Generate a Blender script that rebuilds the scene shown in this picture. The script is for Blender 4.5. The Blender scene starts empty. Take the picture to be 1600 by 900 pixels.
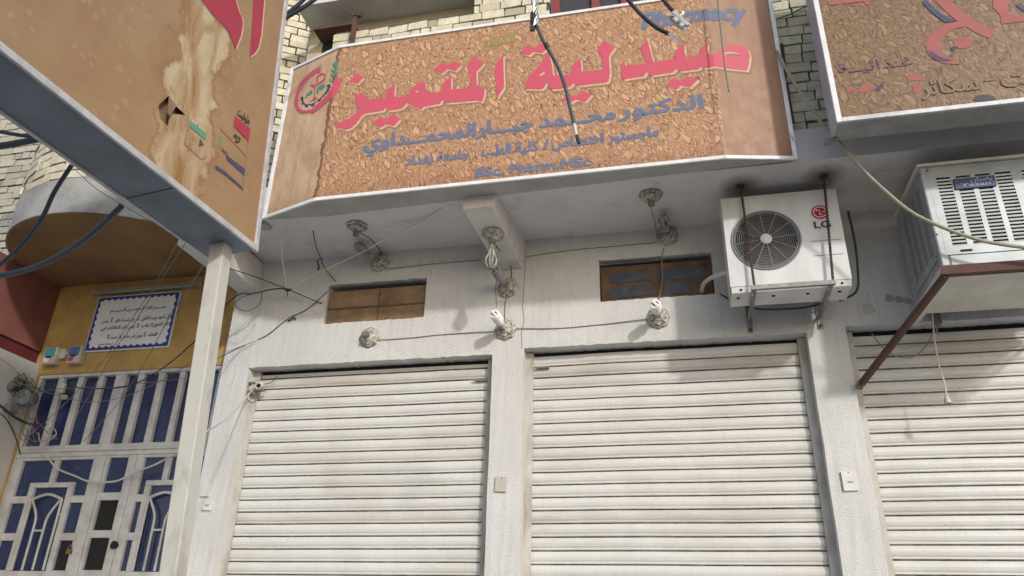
import bpy, bmesh, math, random
from mathutils import Vector, Matrix, noise as mnoise
random.seed(7)
SC = bpy.context.scene
COL = SC.collection
R = math.radians

# ------------------------------------------------------------------ camera, sky, sun, exposure
FPX, YAW, PITCH, ROLL = 1189.8, 0.2306, 0.4418, 0.0274
CPOS = Vector((0.897, -5.351, 1.5))
cy, sy, cp, sp = math.cos(YAW), math.sin(YAW), math.cos(PITCH), math.sin(PITCH)
FW = Vector((-sy*cp, cy*cp, sp)); RT0 = Vector((cy, sy, 0)); UP0 = RT0.cross(FW)
RT = math.cos(ROLL)*RT0 + math.sin(ROLL)*UP0
UP = -math.sin(ROLL)*RT0 + math.cos(ROLL)*UP0
cd = bpy.data.cameras.new('camera'); cam = bpy.data.objects.new('camera', cd); COL.objects.link(cam)
cd.sensor_width = 36; cd.lens = FPX/1600*36; cd.clip_start = 0.05; cd.clip_end = 2000
m = Matrix((RT, UP, -FW)).transposed().to_4x4(); m.translation = CPOS
cam.matrix_world = m
SC.camera = cam
SUN = Vector((0.76, -1.0, 0.58)).normalized()
w = bpy.data.worlds.new('World'); SC.world = w; w.use_nodes = True
nt = w.node_tree; bg = nt.nodes['Background']
sky = nt.nodes.new('ShaderNodeTexSky'); sky.sky_type = 'NISHITA'; sky.sun_disc = False
sky.sun_elevation = math.asin(SUN.z); sky.sun_rotation = math.atan2(SUN.x, SUN.y)
sky.air_density = 1.0; sky.dust_density = 1.6; sky.ozone_density = 1.0
nt.links.new(sky.outputs[0], bg.inputs[0]); bg.inputs[1].default_value = 0.15
sl = bpy.data.lights.new('sun', 'SUN'); so = bpy.data.objects.new('sun', sl); COL.objects.link(so)
sl.energy = 1.8; sl.angle = R(3.0); sl.color = (1.0, 0.98, 0.955)
so.rotation_euler = (-SUN).to_track_quat('-Z', 'Y').to_euler()
SC.view_settings.view_transform = 'Standard'; SC.view_settings.look = 'None'
SC.view_settings.exposure = 0.26; SC.view_settings.gamma = 1.0

# ------------------------------------------------------------------ helpers
def ray(px, py): return FW + RT*((px-800)/FPX) - UP*((py-450)/FPX)
def aty(px, py, Y):
    d = ray(px, py); return CPOS + d*((Y-CPOS.y)/d.y)
def atz(px, py, Z):
    d = ray(px, py); return CPOS + d*((Z-CPOS.z)/d.z)
def atp(px, py, p0, n):
    d = ray(px, py); return CPOS + d*((Vector(p0)-CPOS).dot(n)/d.dot(n))

def L1(c): c /= 255.0; return c/12.92 if c <= .04045 else ((c+.055)/1.055)**2.4
def S(r, g, b, k=1.0): return (L1(r)*k, L1(g)*k, L1(b)*k, 1)

class MB:
    def __init__(s): s.v = []; s.f = []; s.uv = None
    def add(s, vs, fs):
        o = len(s.v); s.v += [tuple(v) for v in vs]; s.f += [[i+o for i in f] for f in fs]
    def hexa(s, p):   # p: 4 bottom + 4 top
        s.add(p, [(3,2,1,0),(4,5,6,7),(0,1,5,4),(1,2,6,5),(2,3,7,6),(3,0,4,7)])
    def box(s, a, b):
        x0,y0,z0 = a; x1,y1,z1 = b
        if x0>x1: x0,x1=x1,x0
        if y0>y1: y0,y1=y1,y0
        if z0>z1: z0,z1=z1,z0
        s.hexa([(x0,y0,z0),(x1,y0,z0),(x1,y1,z0),(x0,y1,z0),(x0,y0,z1),(x1,y0,z1),(x1,y1,z1),(x0,y1,z1)])
    def quad(s, a, b, c, d): s.add([a,b,c,d], [(0,1,2,3)])
    def bar(s, a, b, wx, wy, up=(0,0,1)):   # rectangular bar from a to b
        a=Vector(a); b=Vector(b); d=(b-a).normalized(); u=Vector(up)
        x=d.cross(u)
        if x.length<1e-4: x=d.cross(Vector((1,0,0)))
        x.normalize(); y=x.cross(d).normalized()
        q=[(-1,-1),(1,-1),(1,1),(-1,1)]
        s.hexa([a+x*i*wx/2+y*j*wy/2 for i,j in q]+[b+x*i*wx/2+y*j*wy/2 for i,j in q])
    def tube(s, pts, r, n=6, closed=False):
        pts=[Vector(p) for p in pts]; N=len(pts)
        base=len(s.v); ref=None
        for i,p in enumerate(pts):
            t=(pts[min(i+1,N-1)]-pts[max(i-1,0)])
            if t.length<1e-9: t=Vector((0,0,1))
            t.normalize()
            if ref is None: ref=t.orthogonal().normalized()
            ref=(ref-t*ref.dot(t)); ref=ref.normalized() if ref.length>1e-6 else t.orthogonal().normalized()
            b=t.cross(ref); rr=r[i] if isinstance(r,(list,tuple)) else r
            for k in range(n):
                a=2*math.pi*k/n; s.v.append(tuple(p+(ref*math.cos(a)+b*math.sin(a))*rr))
        for i in range(N-1):
            for k in range(n):
                s.f.append([base+i*n+k, base+i*n+(k+1)%n, base+(i+1)*n+(k+1)%n, base+(i+1)*n+k])
        s.f.append([base+k for k in range(n)][::-1]); s.f.append([base+(N-1)*n+k for k in range(n)])
    def lathe(s, o, ax, prof, n=20, lob=0, amp=0.0):  # prof: (r, h) along the axis
        ax=Vector(ax).normalized(); e=ax.orthogonal().normalized(); b=ax.cross(e); o=Vector(o); base=len(s.v)
        for r,h in prof:
            for k in range(n):
                a=2*math.pi*k/n; rr=r*(1+amp*math.cos(lob*a)) if lob else r
                s.v.append(tuple(o+ax*h+(e*math.cos(a)+b*math.sin(a))*rr))
        for i in range(len(prof)-1):
            for k in range(n):
                s.f.append([base+i*n+k, base+i*n+(k+1)%n, base+(i+1)*n+(k+1)%n, base+(i+1)*n+k])
        s.f.append([base+k for k in range(n)][::-1]); s.f.append([base+(len(prof)-1)*n+k for k in range(n)])
    def build(s, name, mat, parent=None, smooth=False, bevel=0):
        me=bpy.data.meshes.new(name); me.from_pydata(s.v, [], s.f); me.update()
        bm=bmesh.new(); bm.from_mesh(me); bmesh.ops.recalc_face_normals(bm, faces=bm.faces); bm.to_mesh(me); bm.free()
        return link(name, me, mat, parent, smooth, bevel)
def link(name, me, mat, parent=None, smooth=False, bevel=0):
    o=bpy.data.objects.new(name, me); COL.objects.link(o)
    me.materials.append(mat)
    if smooth:
        for p in me.polygons: p.use_smooth=True
        try: me.set_sharp_from_angle(angle=R(50))
        except Exception: pass
    if bevel:
        b=o.modifiers.new('bevel','BEVEL'); b.width=bevel; b.segments=2; b.limit_method='ANGLE'; b.angle_limit=R(40)
    if parent is not None:
        o.parent=parent
        o.matrix_parent_inverse = Matrix.Translation(-Vector(world_loc(parent)))
    return o
def world_loc(o):
    p=Vector((0,0,0))
    while o is not None: p+=o.location; o=o.parent if False else None
    return p
def tag(o, label=None, cat=None, group=None, kind=None):
    if label: o['label']=label
    if cat: o['category']=cat
    if group: o['group']=group
    if kind: o['kind']=kind
    return o
def thing(name, loc, label, cat, group=None):
    o=bpy.data.objects.new(name, None); COL.objects.link(o); o.location=loc; o.empty_display_size=.1
    return tag(o, label, cat, group)
def smoothpts(pts, k=6):
    P=[Vector(p) for p in pts]
    if len(P)<3: return P
    P=[P[0]*2-P[1]]+P+[P[-1]*2-P[-2]]; out=[]
    for i in range(1,len(P)-2):
        a,b,c,d=P[i-1:i+3]
        for j in range(k):
            t=j/k; out.append(.5*((2*b)+(c-a)*t+(2*a-5*b+4*c-d)*t*t+(3*b-a-3*c+d)*t**3))
    out.append(P[-2]); return out

# ------------------------------------------------------------------ materials
def newmat(name, base=(.5,.5,.5,1), rough=.7, metal=0.0, spec=.3):
    mt=bpy.data.materials.new(name); mt.use_nodes=True
    b=mt.node_tree.nodes['Principled BSDF']
    b.inputs['Base Color'].default_value=base; b.inputs['Roughness'].default_value=rough
    b.inputs['Metallic'].default_value=metal; b.inputs['Specular IOR Level'].default_value=spec
    return mt, mt.node_tree, b
def N(nt, t, **kw):
    n=nt.nodes.new(t)
    for k,v in kw.items():
        if k in n.inputs: n.inputs[k].default_value=v
        else: setattr(n,k,v)
    return n
def coords(nt, scale=(1,1,1), rot=(0,0,0), which='Object'):
    tc=N(nt,'ShaderNodeTexCoord'); mp=N(nt,'ShaderNodeMapping')
    mp.inputs['Scale'].default_value=scale; mp.inputs['Rotation'].default_value=rot
    nt.links.new(tc.outputs[which], mp.inputs[0]); return mp.outputs[0]
def noise(nt, vec, scale, detail=4, rough=.55, dist=0):
    n=N(nt,'ShaderNodeTexNoise'); n.inputs['Scale'].default_value=scale; n.inputs['Detail'].default_value=detail
    n.inputs['Roughness'].default_value=rough; n.inputs['Distortion'].default_value=dist
    nt.links.new(vec, n.inputs['Vector']); return n.outputs[0]
def ramp(nt, fac, stops, interp='LINEAR'):
    r=N(nt,'ShaderNodeValToRGB'); cr=r.color_ramp; cr.interpolation=interp
    while len(cr.elements)<len(stops): cr.elements.new(.5)
    for e,(p,c) in zip(cr.elements, stops):
        e.position=p; e.color=c if len(c)==4 else (*c,1)
    nt.links.new(fac, r.inputs[0]); return r.outputs[0]
def grey(v): return (v,v,v,1)
def mix(nt, fac, a, b, mode='MIX'):
    n=N(nt,'ShaderNodeMix'); n.data_type='RGBA'; n.blend_type=mode
    if isinstance(fac,(int,float)): n.inputs[0].default_value=fac
    else: nt.links.new(fac, n.inputs[0])
    for i,x in ((6,a),(7,b)):
        if isinstance(x,tuple): n.inputs[i].default_value=x
        else: nt.links.new(x, n.inputs[i])
    return n.outputs[2]
def math_(nt, op, a, b=None):
    n=N(nt,'ShaderNodeMath'); n.operation=op
    for i,x in ((0,a),(1,b)):
        if x is None: continue
        if isinstance(x,(int,float)): n.inputs[i].default_value=x
        else: nt.links.new(x, n.inputs[i])
    return n.outputs[0]
def bump(nt, bsdf, h, strength=.3, dist=.01, prev=None):
    n=N(nt,'ShaderNodeBump'); n.inputs['Strength'].default_value=strength; n.inputs['Distance'].default_value=dist
    nt.links.new(h, n.inputs['Height'])
    if prev is not None: nt.links.new(prev, n.inputs['Normal'])
    nt.links.new(n.outputs[0], bsdf.inputs['Normal']); return n.outputs[0]
def sep(nt, vec):
    n=N(nt,'ShaderNodeSeparateXYZ'); nt.links.new(vec, n.inputs[0]); return n.outputs
def spot(nt, vec, c, r0, r1):
    d=N(nt,'ShaderNodeVectorMath'); d.operation='DISTANCE'; nt.links.new(vec,d.inputs[0]); d.inputs[1].default_value=c
    mr=N(nt,'ShaderNodeMapRange'); mr.inputs[1].default_value=r0; mr.inputs[2].default_value=r1
    mr.inputs[3].default_value=1; mr.inputs[4].default_value=0; nt.links.new(d.outputs['Value'], mr.inputs[0]); return mr.outputs[0]

def mottled(name, c1, c2, scale=6, rough=.7, bmp=.15, bscale=40, metal=0, spec=.3, stretch=(1,1,1), lo=.35, hi=.7, bdist=.004):
    mt,nt,b=newmat(name,c1,rough,metal,spec); v=coords(nt,stretch)
    n=noise(nt,v,scale,6,.62); nt.links.new(ramp(nt,n,[(lo,c1),(hi,c2)]), b.inputs['Base Color'])
    if bmp: bump(nt,b,noise(nt,coords(nt),bscale,4),bmp,bdist)
    return mt

def stucco_mat(name, base, dirt, grit=.55, scale=95):
    mt,nt,b=newmat(name,base,.9,0,.15); v=coords(nt)
    c=mix(nt, ramp(nt,noise(nt,v,1.7,6,.6),[(.38,grey(0)),(.72,grey(1))]), base, dirt)
    st=ramp(nt,noise(nt,coords(nt,(5,5,.5)),2.2,5,.6),[(.5,grey(0)),(.78,grey(.55))])
    c=mix(nt, st, c, tuple(x*.80 for x in base[:3])+(1,))
    vor=N(nt,'ShaderNodeTexVoronoi'); vor.inputs['Scale'].default_value=scale; vor.feature='F1'; nt.links.new(v,vor.inputs['Vector'])
    nb=noise(nt,v,scale*.8,3,.7)
    pit=ramp(nt,nb,[(.30,grey(1)),(.42,grey(0))])
    c=mix(nt, pit, c, tuple(x*.62 for x in base[:3])+(1,))
    sp_=ramp(nt,noise(nt,v,23,2,.5),[(.70,grey(0)),(.74,grey(.5))])
    c=mix(nt, sp_, c, tuple(x*.45 for x in base[:3])+(1,))
    dr=ramp(nt,noise(nt,coords(nt,(14,14,.7)),1.6,5,.62),[(.52,grey(0)),(.74,grey(.5))])
    c=mix(nt,math_(nt,'MULTIPLY',dr,ramp(nt,noise(nt,v,1.1,3),[(.38,grey(.1)),(.58,grey(1))])),c,tuple(x*.62*k for x,k in zip(base[:3],(1,.97,.92)))+(1,))
    pe=ramp(nt,noise(nt,v,5.2,7,.7),[(.70,grey(0)),(.715,grey(1))])
    c=mix(nt,pe,c,tuple(x*.66*k for x,k in zip(base[:3],(1,.97,.93)))+(1,))
    nt.links.new(c,b.inputs['Base Color'])
    h=math_(nt,'ADD',nb,math_(nt,'MULTIPLY',vor.outputs['Distance'],.6))
    p=bump(nt,b,h,grit,.012)
    return mt
M={}
M['stucco']=stucco_mat('white_stucco',(.635,.63,.615,1),(.55,.545,.53,1),.5,150)
# soffit: smooth paint, rust blooms round the hanging rods
mt,nt,b=newmat('soffit_paint',(.56,.535,.52,1),.85,0,.15); v=coords(nt)
c=ramp(nt,noise(nt,v,1.4,6,.6),[(.35,(.67,.645,.625,1)),(.7,(.58,.555,.54,1))])
c=mix(nt,ramp(nt,noise(nt,v,4.5,7,.7),[(.56,grey(0)),(.68,grey(.35))]),c,(.36,.33,.31,1))
c=mix(nt,ramp(nt,noise(nt,coords(nt,(1,7,1)),2.2,5,.6),[(.55,grey(0)),(.75,grey(.4))]),c,(.40,.37,.35,1))
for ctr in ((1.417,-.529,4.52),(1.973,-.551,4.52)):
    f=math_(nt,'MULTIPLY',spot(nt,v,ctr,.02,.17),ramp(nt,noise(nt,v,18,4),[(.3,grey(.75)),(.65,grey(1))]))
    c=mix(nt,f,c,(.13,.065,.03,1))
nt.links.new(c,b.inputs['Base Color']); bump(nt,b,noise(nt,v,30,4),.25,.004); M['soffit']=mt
M['plaster']=mottled('plain_plaster',(.62,.61,.59,1),(.50,.49,.47,1),3,.9,.3,45)
M['concrete']=mottled('weathered_concrete',(.40,.39,.36,1),(.25,.245,.23,1),4,.95,.6,30,bdist=.01)
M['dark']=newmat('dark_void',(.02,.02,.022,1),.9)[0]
# roller shutter: cream paint, dirt running along the slats and down the joints
mt,nt,b=newmat('shutter_paint',(.6,.6,.57,1),.45,.0,.4); v=coords(nt)
sx=sep(nt,v)
zi=math_(nt,'FLOOR',math_(nt,'DIVIDE',sx[2],.09))
wn=N(nt,'ShaderNodeTexWhiteNoise'); wn.noise_dimensions='1D'; nt.links.new(zi,wn.inputs['W'])
dirt=ramp(nt,noise(nt,coords(nt,(.8,1,1.6)),1.6,6,.62),[(.45,grey(0)),(.75,grey(.8))])
c=mix(nt,dirt,(.60,.595,.565,1),(.44,.42,.375,1))
vs=ramp(nt,noise(nt,coords(nt,(26,1,3)),2.5,4,.7),[(.5,grey(0)),(.75,grey(.5))])
c=mix(nt,vs,c,(.50,.495,.47,1))
wv_=ramp(nt,wn.outputs[0],[(.55,grey(0)),(1,grey(1))]); c=mix(nt,math_(nt,'MULTIPLY',wv_,ramp(nt,noise(nt,coords(nt,(1.5,1,4)),2.0,5,.65),[(.3,grey(.15)),(.6,grey(.9))])),c,(.40,.365,.31,1))
fz=math_(nt,'FRACT',math_(nt,'DIVIDE',sx[2],.09))
gr=ramp(nt,fz,[(.0,grey(1)),(.05,grey(1)),(.085,grey(.08)),(.19,grey(.03)),(.215,grey(.28)),(.24,grey(0)),(.955,grey(.0)),(.975,grey(1))])
gn=math_(nt,'MULTIPLY',gr,ramp(nt,noise(nt,coords(nt,(3,1,1)),4,4),[(.25,grey(.55)),(.6,grey(1))]))
c=mix(nt,gn,c,(.115,.085,.06,1))
sc_=ramp(nt,noise(nt,coords(nt,(30,1,30)),1.3,2,.5),[(.68,grey(0)),(.71,grey(.5))]); c=mix(nt,math_(nt,'MULTIPLY',sc_,ramp(nt,noise(nt,v,2.2,2),[(.5,grey(0)),(.6,grey(1))])),c,(.30,.27,.23,1))
nt.links.new(c,b.inputs['Base Color']); bump(nt,b,noise(nt,coords(nt,(1,1,1.5)),5,3),.25,.012); M['shutter']=mt
M['rail']=mottled('painted_rail',(.52,.51,.48,1),(.30,.27,.23,1),9,.6,.2,60,stretch=(1,1,.4))
# bricks: one shade per brick
mt,nt,b=newmat('yellow_brick',(.5,.46,.33,1),.95,0,.1)
g=N(nt,'ShaderNodeNewGeometry'); v=coords(nt)
c=ramp(nt,g.outputs['Random Per Island'],[(0,(.58,.52,.37,1)),(.35,(.68,.62,.46,1)),(.6,(.74,.69,.53,1)),(.85,(.60,.55,.41,1)),(1,(.36,.34,.27,1))])
c=mix(nt,ramp(nt,noise(nt,v,14,6,.65),[(.45,grey(0)),(.72,grey(.75))]),c,(.40,.37,.29,1))
nt.links.new(c,b.inputs['Base Color']); bump(nt,b,noise(nt,v,55,5,.7),.7,.01); M['brick']=mt
mt2=mt.copy(); mt2.name='grey_brick'; M['brick_grey']=mt2
for n in mt2.node_tree.nodes:
    if n.type=='VALTORGB' and len(n.color_ramp.elements)==5:
        for e,cc in zip(n.color_ramp.elements,[(.36,.34,.28,1),(.44,.42,.34,1),(.47,.45,.38,1),(.40,.38,.32,1),(.22,.21,.19,1)]): e.color=cc
M['mortar']=mottled('dark_mortar',(.12,.112,.095,1),(.055,.052,.045,1),12,.95,.4,50)
M['cream']=mottled('cream_paint',(.55,.46,.30,1),(.40,.33,.21,1),4,.9,.3,40)
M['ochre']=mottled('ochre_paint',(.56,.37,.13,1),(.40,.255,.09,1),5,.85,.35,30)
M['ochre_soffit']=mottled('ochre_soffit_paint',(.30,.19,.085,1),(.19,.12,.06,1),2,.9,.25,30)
M['redbrown']=mottled('red_brown_paint',(.26,.10,.075,1),(.19,.075,.06,1),3,.8,.2,30)
M['red']=mottled('dark_red_paint',(.17,.03,.03,1),(.11,.025,.025,1),4,.6,.1,30)
M['aluminium']=mottled('white_door_paint',(.66,.66,.65,1),(.46,.45,.42,1),8,.5,.12,60)
mt,nt,b=newmat('blue_film_glass',(.018,.035,.13,1),.12,0,.9); v=coords(nt)
nt.links.new(ramp(nt,noise(nt,v,3.5,5),[(.3,(.012,.024,.085,1)),(.6,(.022,.042,.13,1)),(.8,(.06,.08,.15,1))]),b.inputs['Base Color'])
nt.links.new(ramp(nt,noise(nt,v,7,4),[(.3,grey(.10)),(.7,grey(.3))]),b.inputs['Roughness']); M['blueglass']=mt
M['blackglass']=newmat('broken_pane_dark',(.012,.014,.016,1),.15,0,.5)[0]
M['pole']=mottled('grimy_cream_steel',(.47,.46,.42,1),(.22,.20,.165,1),7,.65,.2,40,stretch=(1,1,.5),lo=.52,hi=.8)
M['silver']=mottled('dull_silver_trim',(.55,.56,.57,1),(.36,.36,.36,1),10,.45,.1,50,metal=.2)
M['whitetrim']=mottled('white_trim',(.78,.79,.80,1),(.62,.62,.61,1),8,.45,0)
M['galv']=mottled('galvanised_sheet',(.20,.245,.30,1),(.135,.165,.20,1),3.5,.5,.12,8,metal=.25)
M['tin']=mottled('grey_painted_sheet',(.43,.42,.40,1),(.33,.32,.30,1),4,.7,.1,20)
M['tinblue']=mottled('bluish_white_sheet',(.50,.54,.60,1),(.40,.43,.48,1),4,.5,.05,20)
M['pink']=mottled('pink_red_vinyl',(.56,.085,.135,1),(.52,.10,.135,1),6,.5,0)
M['pinkfade']=mottled('faded_pink_vinyl',(.37,.105,.10,1),(.29,.095,.085,1),9,.6,0)
M['crimson']=mottled('crimson_vinyl',(.36,.042,.07,1),(.29,.042,.065,1),9,.5,0)
M['blue']=mottled('slate_blue_vinyl',(.125,.16,.25,1),(.16,.17,.24,1),20,.6,0)
M['green']=mottled('green_vinyl',(.09,.26,.16,1),(.12,.28,.18,1),20,.6,0)
M['lime']=mottled('faded_lime_vinyl',(.31,.26,.085,1),(.27,.21,.08,1),20,.6,0)
M['halo']=mottled('pale_print_edge',(.66,.46,.32,1),(.50,.31,.20,1),40,.6,0)
M['printshade']=mottled('brown_print_edge',(.26,.16,.105,1),(.34,.21,.13,1),40,.6,0)
M['tanfill']=mottled('tan_print_ground',(.27,.18,.10,1),(.21,.135,.075,1),18,.6,0)
M['purple']=mottled('purple_print',(.15,.06,.10,1),(.22,.09,.11,1),20,.6,0)
M['inkdark']=mottled('dark_print',(.045,.045,.06,1),(.09,.085,.09,1),30,.6,0)
M['navy']=mottled('navy_print',(.045,.05,.11,1),(.09,.08,.13,1),10,.6,0)
M['ink']=newmat('black_ink',(.03,.03,.035,1),.6)[0]
M['plaqueblue']=newmat('plaque_blue',(.05,.065,.30,1),.35)[0]
M['plaque']=mottled('plaque_white',(.84,.85,.84,1),(.78,.79,.77,1),5,.35,0)
M['cable']=mottled('black_cable',(.028,.03,.036,1),(.05,.055,.065,1),15,.5,.1,60)
M['bluecable']=mottled('slate_cable',(.055,.068,.085,1),(.08,.09,.105,1),15,.45,0)
M['wire']=newmat('thin_dark_wire',(.04,.037,.035,1),.6)[0]
M['greywire']=newmat('dusty_wire',(.20,.19,.175,1),.7)[0]
M['whitewire']=newmat('white_flex',(.55,.54,.50,1),.5)[0]
M['hose']=mottled('beige_hose',(.36,.33,.25,1),(.28,.25,.19,1),12,.6,0)
M['copper']=mottled('aluminium_strands',(.62,.61,.58,1),(.35,.34,.32,1),60,.35,.3,90,metal=.6)
M['rust']=mottled('rusty_brown_steel',(.12,.06,.045,1),(.075,.045,.04,1),12,.8,.3,50)
M['steel']=mottled('grey_bracket_steel',(.30,.30,.29,1),(.18,.17,.16,1),14,.5,.15,50,metal=.3)
M['rebar']=mottled('rusty_rod',(.09,.055,.045,1),(.05,.035,.03,1),30,.8,.4,80)
M['acwhite']=mottled('ac_casing',(.64,.65,.65,1),(.51,.505,.475,1),3,.38,.03,10,spec=.4,stretch=(1.6,1.6,.6),lo=.42,hi=.72)
M['acgrill']=newmat('ac_grille_wire',(.26,.26,.265,1),.5)[0]
M['acblade']=newmat('fan_blade_dark',(.05,.052,.055,1),.5)[0]
M['lgred']=newmat('badge_red',(.42,.012,.035,1),.4)[0]
M['white']=newmat('plain_white',(.75,.75,.74,1),.4)[0]
M['lggrey']=newmat('badge_grey',(.07,.07,.075,1),.4)[0]
M['cooler']=mottled('cooler_galvanised',(.37,.40,.415,1),(.27,.29,.29,1),5,.42,.08,14,metal=.25)
M['coolerpan']=mottled('cooler_pan_cream',(.62,.60,.53,1),(.50,.47,.40,1),5,.6,.1,20)
M['badge']=mottled('cooler_badge_navy',(.035,.05,.13,1),(.06,.075,.16,1),12,.4,0)
M['badgetext']=newmat('badge_pale_text',(.30,.34,.42,1),.5)[0]
M['ceramic']=mottled('dusty_plastic_rose',(.52,.50,.44,1),(.13,.12,.095,1),45,.4,.4,90,spec=.5,lo=.38,hi=.62)
M['socket']=mottled('dusty_socket',(.22,.20,.18,1),(.13,.12,.105,1),20,.6,.1,50)
mt,nt,b=newmat('white_bulb_glass',(.80,.80,.77,1),.25,0,.5); M['bulb']=mt
M['bulbdirty']=mottled('dusty_bulb_glass',(.36,.345,.33,1),(.22,.21,.20,1),15,.4,0)
M['board']=mottled('tan_plywood',(.27,.18,.105,1),(.15,.095,.06,1),6,.85,.3,20,stretch=(1,1,1.6))
M['boarddark']=mottled('peeling_brown_frame',(.17,.105,.06,1),(.08,.055,.04,1),13,.85,.3,30)
M['bluepaint']=mottled('scratched_blue_pane',(.045,.06,.11,1),(.10,.095,.09,1),14,.5,.1,40)
M['switch']=mottled('ivory_switch_plate',(.66,.65,.61,1),(.54,.52,.47,1),9,.5,0)
M['cardboard']=mottled('aged_card',(.50,.47,.41,1),(.42,.39,.33,1),9,.8,0)
M['brass']=mottled('old_brass',(.34,.22,.08,1),(.22,.14,.06,1),14,.4,0,metal=.7)
M['windowred']=mottled('maroon_frame',(.27,.06,.055,1),(.20,.05,.045,1),9,.6,.1,40)
mt,nt,b=newmat('dusty_mesh_glass',(.04,.04,.045,1),.4); v=coords(nt)
wv=N(nt,'ShaderNodeTexWave'); wv.inputs['Scale'].default_value=26; wv.inputs['Distortion'].default_value=2.5; wv.bands_direction='Z'; nt.links.new(v,wv.inputs['Vector'])
nt.links.new(ramp(nt,wv.outputs[0],[(.4,(.03,.03,.034,1)),(.9,(.10,.095,.09,1))]),b.inputs['Base Color']); M['mesh']=mt
M['asphalt']=mottled('dusty_asphalt',(.17,.168,.165,1),(.12,.12,.12,1),9,.95,.4,60)
M['paving']=mottled('dusty_paving',(.47,.465,.455,1),(.38,.375,.37,1),5,.95,.3,25)
M['teal']=newmat('meter_label_teal',(.07,.27,.34,1),.4)[0]
M['meterblue']=newmat('meter_label_blue',(.10,.17,.40,1),.4)[0]
M['meterpink']=newmat('meter_label_pink',(.60,.07,.16,1),.4)[0]
M['plastic']=mottled('yellowed_plastic',(.58,.55,.45,1),(.46,.43,.34,1),8,.5,0)
M['boxgrey']=mottled('grey_junction_box',(.20,.215,.22,1),(.12,.13,.13,1),8,.5,0)

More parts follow.
